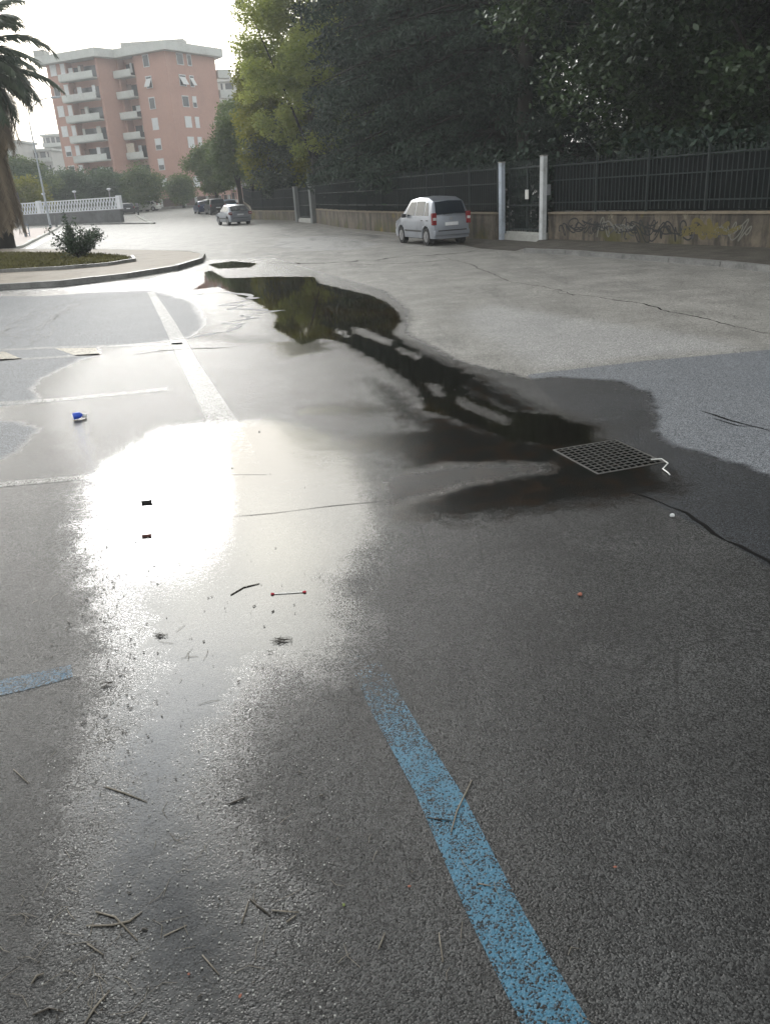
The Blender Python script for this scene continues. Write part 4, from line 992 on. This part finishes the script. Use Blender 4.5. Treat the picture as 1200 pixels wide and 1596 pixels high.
for k in range(6):      # balconies sticking out of the right-hand end
    zf = ZW[k]-2.1-(.0); q = Ew+np.array((1.0, .6)); b = MB(); b.box((q[0], q[1]+.8, zf+.4), (2.6, 2.2, 1.4), rz=.5); b.build('end_balcony', M_LG, bld)
tag(bld, 'salmon pink apartment block with grey balconies and a broad grey eave', 'building')
def block(name, px0, px1, d, ytop, m, label, floors, depth=12, band=M_LG):
    x0, x1 = XatP(px0, d, 12), XatP(px1, d, 12); zt = Zat(ytop, (x0+x1)/2, d); r = empty(name, ((x0+x1)/2, d, 0)); w = x1-x0
    b = MB(); b.box((0, depth/2, zt/2), (w, depth, zt)); b.build('wall', m, r)
    t = MB(); t.box((0, depth/2, zt+.25), (w+1, depth+1, .5)); t.build('roof', band, r)
    for k in range(floors):
        z = zt*(k+.55)/floors; g = MB(); g.box((0, -.1, z+.5), (w*.86, .08, 1.3)); g.build('window', M_PANE, r)
        e = MB(); e.box((0, -.7, z-.7), (w*.95, 1.3, .95)); e.build('balcony', band, r)
        e = MB()
        for j in range(4): e.box((-w*.36+w*.24*j, -.12, z+.5), (w*.06, .16, 1.3))
        e.build('pier', m, r)
    return tag(r, label, 'building')
M_OFFW = mat('pale_render', (.48, .48, .46), .8, .08, .4)
block('residential_block', 352, 420, 205, 126, M_OFFW, 'pale block with grey balconies showing between the trees right of the pink one', 8)
block('residential_block', 336, 362, 196, 160, M_PINK, 'narrow pinkish block just behind the right end of the pink apartment block', 7)
block('residential_block', 76, 108, 235, 212, M_OFFW, 'white stepped block left of the pink apartment block', 6)
block('residential_block', 36, 84, 225, 236, M_OFFW, 'lower white block behind the palm fronds', 5)
block('residential_block', -60, 34, 215, 225, M_OFFW, 'pale block hidden behind the palm skirt', 5)

# ------------------------------------------------------------------ white balustrade, lamps and posts on the left
def balustrade():
    a = np.array(G(36, 352)); b = np.array(G(190, 346)); za = float(hgt(b[1])); L = np.linalg.norm(b-a); rz = atan2(b[1]-a[1], b[0]-a[0])
    zt = Zat(306.5, *b); zm = Zat(327, *b)
    r0 = empty('retaining_wall', (*a, 0), rz); m = MB(); m.box((L/2, .25, zm/2), (L, .5, zm)); m.build('wall', mat('grey_block_wall', (.13, .135, .14), .85, .25, 1, dirt=(.07, .07, .07)), r0)
    c = MB(); c.box((L/2, .25, zm+.04), (L+.1, .6, .08)); c.build('coping', mat('grey_coping', (.24, .24, .24), .8), r0); tag(r0, 'low grey wall carrying the white balustrade on the left', 'wall')
    r = empty('balustrade', (*a, zm+.08), rz); h = zt-zm-.08; M_W = mat('white_balustrade', (.72, .74, .78), .6, .08, 3)
    t = MB(); t.box((L/2, .25, h-.06), (L, .16, .12)); t.box((L/2, .25, .04), (L, .16, .08)); t.build('rail', M_W, r)
    s = MB(); n = int(L/.42); 
    for i in range(n):
        x = (i+.5)*L/n; s.bar((x-.22, .25, .06), (x+.22, .25, h-.1), .13, .07); s.bar((x+.22, .21, .06), (x-.22, .21, h-.1), .045, .05)
    s.build('lattice', M_W, r)
    for x in (L*.2, L*.995): p = MB(); p.box((x, .25, h*.55), (.5, .4, h*1.1)); p.build('pier', M_W, r)
    tag(r, 'white lattice balustrade on top of the low grey wall', 'balustrade')
    for x, lb in ((L*.24, 'left'), (L*.56, 'middle'), (L*.90, 'right')):
        q = a+(b-a)/L*x; g = empty('garden_lamp', (q[0]-.1, q[1]+1.6, 0), 0); p = MB(); p.tube([(0, 0, 0), (0, 0, zt+.7)], .06, 8); p.build('pole', M_RIM, g)
        h_ = MB(); h_.tube([(0, 0, zt+.7), (0, 0, zt+.85), (0, 0, zt+.95)], [.08, .26, .12], 12); h_.build('lamp_shade', M_W, g); tag(g, f'small white topped garden lamp behind the {lb} part of the balustrade', 'lamp', 'garden lamps behind the balustrade')
balustrade()
def lamp():
    x, y = G(80, 356); z = Zat(192, x, y); r = empty('street_lamp', (x, y, 0)); m = mat('galvanised_steel', (.38, .42, .46), .5, .1, 4, metal=.3)
    p = MB(); p.tube([(0, 0, 0), (0, 0, z*.3), (0, 0, z)], [.13, .10, .06], 10); p.build('pole', m, r)
    s = (y/1246); pts = []
    for i in range(9):
        t = i/8*pi/2; pts.append((2.6*(1-cos(t))*.95, 0, z+2.1*sin(t)))
    q = MB(); q.tube(pts, .045, 8); ar = q.build('arm', m, r)
    h = MB(); h.box((3.0, 0, z+2.1), (.9, .3, .16)); h.build('lamp_head', m, ar, bevel=.04)
    tag(r, 'tall thin street lamp with curved arm between the palm and the pink block', 'street lamp')
lamp()
def signpost():
    x, y = G(42, 372); z = Zat(300, x, y); r = empty('bus_stop_post', (x, y, .0)); m = mat('blue_grey_post', (.16, .20, .26), .5, .1, 5)
    p = MB(); p.tube([(0, 0, 0), (0, 0, z)], .10, 10); p.build('pole', m, r)
    q = MB(); q.bar((.28, .05, 0), (.28, .05, 1.0), .05); q.bar((.0, .05, 1.0), (.30, .05, 1.0), .05); q.bar((.0, .05, .35), (.28, .05, .35), .04); q.build('guard_rail', m, r)
    tag(r, 'blue grey post with a low side rail on the pavement beside the palm', 'post')
    x, y = G(83, 356); r = empty('bollard', (x+.6, y-.5, 0)); p = MB(); p.tube([(0, 0, 0), (0, 0, 1.2), (0, 0, 1.3)], [.12, .12, .05], 10); p.build('post', mat('grey_post', (.16, .17, .17)), r)
    tag(r, 'short grey bollard beside the street lamp base', 'bollard')
signpost()

# ------------------------------------------------------------------ drain grate and litter
def grate():
    pts = [np.array(G(*p, 0)) for p in ((860, 700), (962, 688), (1036, 722), (930, 738))]
    o = pts[0]; e1 = pts[1]-o; e2 = pts[3]-o; e1 = e1/np.linalg.norm(e1); rz = atan2(e1[1], e1[0]); L1 = .62; L2 = .80
    c = sum(pts)/4; e2 = pts[2]-pts[1]; rz = atan2((pts[2]+pts[3]-pts[0]-pts[1])[1], (pts[2]+pts[3]-pts[0]-pts[1])[0])
    W1 = np.linalg.norm((pts[2]+pts[3]-pts[0]-pts[1])/2); W2 = np.linalg.norm((pts[1]+pts[2]-pts[0]-pts[3])/2)
    r = empty('drain_grate', (*c, 0), rz); M_IR = mat('cast_iron', (.05, .05, .047), .5, .6, 30, metal=.2, bump=.3, dirt=(.06, .04, .025))
    f = MB(); zt = .006
    for s in (-1, 1): f.box((0, s*(W2/2), zt/2), (W1+.02, .02, zt)); f.box((s*(W1/2), 0, zt/2), (.02, W2-.02, zt))
    f.build('frame', M_IR, r, bevel=.003)
    b = MB(); n1_, n2_ = 12, 10
    for i in range(1, n1_): b.box((-W1/2+W1*i/n1_, 0, .0065), (.010, W2-.02, .005))
    b.build('bars', M_IR, r); b = MB()
    for i in range(1, n2_): b.box((0, -W2/2+W2*i/n2_, .0052), (W1-.02, .009, .0045))
    b.build('cross_bars', M_IR, r)
    p = MB(); p.box((0, 0, .002), (W1-.02, W2-.02, .002)); p.build('pit_shade', mat('pit_shade_black', (.003, .003, .003), 1, spec=0), r)  # flat black sheet, the darkness of the shaft painted under the bars
    tag(r, 'square cast iron drain grate with crossed bars at the end of the puddle', 'drain grate')
grate()
def strip(name, pts, rad, m, label=None, cat=None, group=None, n=5):
    W = [(*G(a, b, 0), c) for a, b, c in pts]; mb = MB(); mb.tube(W, rad, n); o = mb.build(name, m, smooth=True)
    return tag(o, label, cat, group)
strip('plastic_strip', [(1014, 722, .03), (1030, 721, .03), (1040, 727, .025), (1032, 733, .012), (1040, 739, .012), (1043, 742, .01)], [.005]*6, mat('white_plastic', (.75, .75, .73), .4, .05), 'curled white plastic strip caught on the corner of the drain grate', 'plastic strip')
M_TW = mat('pale_twig', (.17, .15, .12), .7, .35, 20, bump=.3); M_TWD = mat('dark_wet_twig', (.035, .028, .02), .4, .3, 20)
tw = [([(165, 1227), (195, 1237), (230, 1251)], 0, 'forked twig lying at the left edge of the near water film'), ([(355, 1254), (370, 1249), (388, 1241)], 1, 'short dark twig right of the near water film'),
      ([(135, 1444), (175, 1443), (202, 1437), (222, 1422)], 0, 'long pale twig lowest left, crossed by another'), ([(150, 1422), (180, 1430), (215, 1467)], 0, 'curved pale twig crossing the long one at lower left'),
      ([(256, 1460), (292, 1443)], 0, 'straight short twig right of the crossed pair'), ([(316, 1490), (342, 1520)], 0, 'slanting twig in the dark water at the bottom'),
      ([(377, 1440), (388, 1405)], 0, 'upright twig of the small bundle near the bottom'), ([(390, 1402), (405, 1415), (422, 1428)], 1, 'dark curved twig of the small bundle near the bottom'),
      ([(424, 1420), (466, 1423)], 0, 'level twig pointing right out of the small bundle'), ([(447, 1438), (462, 1427)], 0, 'stubby twig under the level one'),
      ([(137, 1472), (162, 1489)], 0, 'short twig below the crossed pair'), ([(50, 1534), (58, 1522), (70, 1518)], 0, 'small bent twig at the bottom left edge'),
      ([(133, 1596), (150, 1570), (172, 1545)], 0, 'long twig leaning across the bottom left corner'), ([(52, 1583), (78, 1572), (100, 1578)], 1, 'arched dark twig in the bottom left corner'),
      ([(703, 1298), (712, 1265), (735, 1217)], 0, 'pale twig across the blue line'), ([(665, 1275), (703, 1280)], 1, 'dark twig joining the pale one on the blue line'),
      ([(745, 1378), (765, 1382)], 0, 'tiny pale twig on the blue line lower down'), ([(360, 928), (380, 916), (405, 910)], 1, 'thin dark twig above the red tipped stick'),
      ([(22, 1200), (46, 1222)], 0, 'faint twig at the left edge halfway down'), ([(590, 1480), (600, 1455)], 0, 'thin twig right of the bottom bundle'),
      ([(690, 1500), (684, 1455)], 0, 'thin twig left of the blue line near the bottom'), ([(218, 1596), (230, 1580)], 0, 'white stub of twig at the bottom edge')]
for k, (p, d, lb) in enumerate(tw):
    near = p[0][1] > 1150; rr = .0032 if near else .004
    strip('twig', [(a, b, .003) for a, b in p], [rr*.7]+[rr]*(len(p)-2)+[rr*.5], (M_TW, M_TWD)[d], lb, 'twig', 'twigs scattered on the wet asphalt')
def blob(name, px, py, sx, sy, sz, m, label, cat, rz=0, seed=0):
    x, y = G(px, py, 0); rr = np.random.default_rng(seed+int(px)); mb = MB(); vs = []; n = 9
    prof_ = [(.0, .75), (.35, 1.0), (.75, .85), (1.0, .45)]
    k_ = .75+.45*rr.random(n)
    for z, w in prof_:
        for k in range(n): a = 2*pi*k/n; vs.append((cos(a)*sx/2*w*k_[k], sin(a)*sy/2*w*k_[k], z*sz))
    fs = [(i*n+k, i*n+(k+1) % n, (i+1)*n+(k+1) % n, (i+1)*n+k) for i in range(3) for k in range(n)]+[tuple(range(n))[::-1], tuple(3*n+k for k in range(n))]
    mb.add(vs, fs); o = mb.build(name, m, smooth=False); o.location = (x, y, .004); o.rotation_euler = (0, 0, rz); return tag(o, label, cat)
def lit():
    x, y = G(122, 654, 0); r = empty('plastic_bottle_scrap', (x, y, .004), .4)
    b = MB(); b.tube([(-.04, 0, .035), (.02, 0, .04), (.05, 0, .035)], [.035, .035, .014], 12); b.build('body', mat('blue_plastic', (.03, .09, .55), .3, .2, 20), r, smooth=True)
    b = MB(); b.tube([(.05, .0, .03), (.085, .02, .02)], [.022, .02], 10); b.build('cap', mat('white_plastic', (.75, .75, .73)), r); tag(r, 'crushed blue and white plastic scrap among the parking lines at left', 'litter')
    for (px, py, m, lb, s) in ((229, 784, mat('charred_wood', (.015, .015, .014), .6), 'black rectangular scrap in the bright glare, upper of the two', (.075, .018, .022)), (229, 836, mat('red_brown_scrap', (.10, .03, .022), .6), 'reddish brown scrap in the glare below the black one', (.06, .018, .016))):
        x, y = G(px, py, 0); r = empty('scrap', (x, y, -.002), .1); b = MB(); b.box((0, 0, s[2]/2), s); b.build('body', m, r, bevel=.004); c = MB(); c.box((s[0]*.42, 0, s[2]*.8), (s[0]*.2, s[1]*.8, s[2]*.5), ry=.3); c.build('edge', m, r); tag(r, lb, 'litter')
    x0, y0 = G(425, 925, 0); x1, y1 = G(475, 925, 0); r = empty('cotton_stick', ((x0+x1)/2, (y0+y1)/2, .001)); L = x1-x0
    b = MB(); b.tube([(-L/2, 0, .002), (L/2, 0, .002)], .0025, 6); b.build('stick', mat('white_plastic', (.75, .75, .73)), r)
    for s in (-1, 1): b = MB(); b.tube([(s*(L/2-.012), 0, .003), (s*L/2, 0, .004), (s*(L/2+.008), 0, .003)], [.003, .007, .004], 8); b.build('tip', mat('red_tip', (.42, .02, .04), .5), r)
    tag(r, 'thin white stick with red tips lying in the bright water film', 'litter')
    for i, (px, py, lb, m) in enumerate([(437, 1000, 'dark clump of pine needles right of the water film centre', M_TWD), (250, 992, 'loose tuft of dead needles in the middle of the water film', M_TWD), (168, 1067, 'dark tuft of needles left of the water film', M_TWD), (422, 1017, 'small dark hook of needles under the clump', M_TWD)]):
        x, y = G(px, py, 0); mb = MB(); rr = np.random.default_rng(i+40); n = (26, 16, 14, 6)[i]; w = (.05, .04, .025, .018)[i]
        for k in range(n):
            a = rr.normal(.1, .7); l = w*(.4+.7*rr.random()); c = rr.normal(0, 1, 2)*(w*.55, w*.22); mb.tube([(c[0]-cos(a)*l/2, c[1]-sin(a)*l/2, .004), (c[0]+cos(a)*l/2, c[1]+sin(a)*l/2, .006)], .0013, 4)
        o = mb.build('needle_tuft', m); o.location = (x, y, .003); tag(o, lb, 'needles', 'tufts of needles on the asphalt')
    M_LR = mat('dry_red_leaf', (.22, .07, .04), .7, .3, 30); M_LG2 = mat('green_leaf_bit', (.12, .16, .03), .6)
    for px, py, s, m, lb in ((903, 928, .035, M_LR, 'reddish leaf on the plain asphalt at right'), (638, 1383, .012, M_LR, 'tiny orange red leaf bit left of the blue line'), (958, 1353, .012, M_LR, 'tiny brown leaf bit right of the blue line'),
                             (536, 1412, .014, M_LG2, 'small yellow green leaf left of the blue line'), (375, 1554, .012, M_LR, 'red leaf bit in the dark water at the bottom'), (295, 1520, .010, M_LR, 'red speck beside the slanting twig'), (372, 1063, .018, M_TWD, 'dark pebble right of the water film'), (526, 1309, .012, M_TWD, 'dark crumb left of the blue line halfway down')):
        blob('fallen_leaf' if 'leaf' in lb or 'speck' in lb else 'pebble', px, py, s, s*.7, s*.25, m, lb, 'leaf' if 'leaf' in lb or 'speck' in lb else 'pebble', rz=px)
    blob('pebble', 1047, 806, .03, .02, .02, M_SHUT, 'small white stone on the seam running from the drain grate', 'pebble')
    # crumbs nobody could count
    mb = MB(); rr = np.random.default_rng(5)
    for (cx, cy, sx, sy, n) in ((165, 950, 22, 90, 260), (190, 1130, 35, 60, 110), (300, 1000, 130, 130, 150), (200, 860, 60, 60, 60), (250, 1350, 120, 110, 60), (430, 620, 200, 60, 60), (160, 1500, 120, 70, 60), (700, 1300, 250, 150, 60)):
        for k in range(n):
            x, y = G(cx+rr.normal(0, sx), cy+rr.normal(0, sy), 0)
            if y > 12 or y < .9: continue
            s = .002+.0042*rr.random()**3; s *= 1+.14*y; a = rr.random()*pi; mb.box((x, y, .004+s*.2), (s*(1+1.8*rr.random()**2), s*.7, s*.5), rz=a, tz=.6)
    tag(mb.build('debris_crumbs', M_TWD), 'dark crumbs of leaf and grit strewn over the wet asphalt', 'debris', kind='stuff')
    mb = MB()
    for (cx, cy, sx, sy, n) in ((130, 1480, 110, 80, 46), (230, 1380, 160, 120, 26), (250, 1000, 90, 60, 16), (650, 1450, 160, 90, 10)):
        for k in range(n):
            x, y = G(cx+rr.normal(0, sx), cy+rr.normal(0, sy), 0)
            if not .9 < y < 6: continue
            a = rr.random()*pi; l = .018+.03*rr.random(); b = rr.normal(0, .5)
            mb.tube([(x, y, .002), (x+cos(a)*l, y+sin(a)*l, .004), (x+cos(a)*l+cos(a+b)*l, y+sin(a)*l+sin(a+b)*l, .002)], [.0007, .0010, .0006], 4)
    tag(mb.build('pine_needles', M_TW), 'thin pale needles strewn over the wet asphalt at the lower left', 'needles', kind='stuff')
    mb = MB()
    for k in range(420):
        x, y = G(60+rr.random()*480, 1180+rr.random()*420, 0); s = .002+.0025*rr.random(); mb.box((x, y, .004), (s*1.4, s, s*.6), rz=rr.random()*3, tz=.6)
    tag(mb.build('pale_grit', mat('pale_grit', (.4, .4, .38), .6)), 'pale grit specks in the shallow water at the bottom', 'grit', kind='stuff')
lit()

# ------------------------------------------------------------------ haze
def haze():
    mb = MB(); mb.box((0, 150, 27), (700, 560, 56)); t = NT('haze_air'); t.N.remove(t.p)
    v = t.n('ShaderNodeVolumePrincipled'); v.inputs['Density'].default_value = .0010; v.inputs['Color'].default_value = (.93, .96, 1, 1); v.inputs['Anisotropy'].default_value = .25
    t.L.new(v.outputs[0], t.out.inputs['Volume']); o = mb.build('haze', t.m); tag(o, 'thin pale morning haze filling the street', 'haze', kind='stuff')
haze()
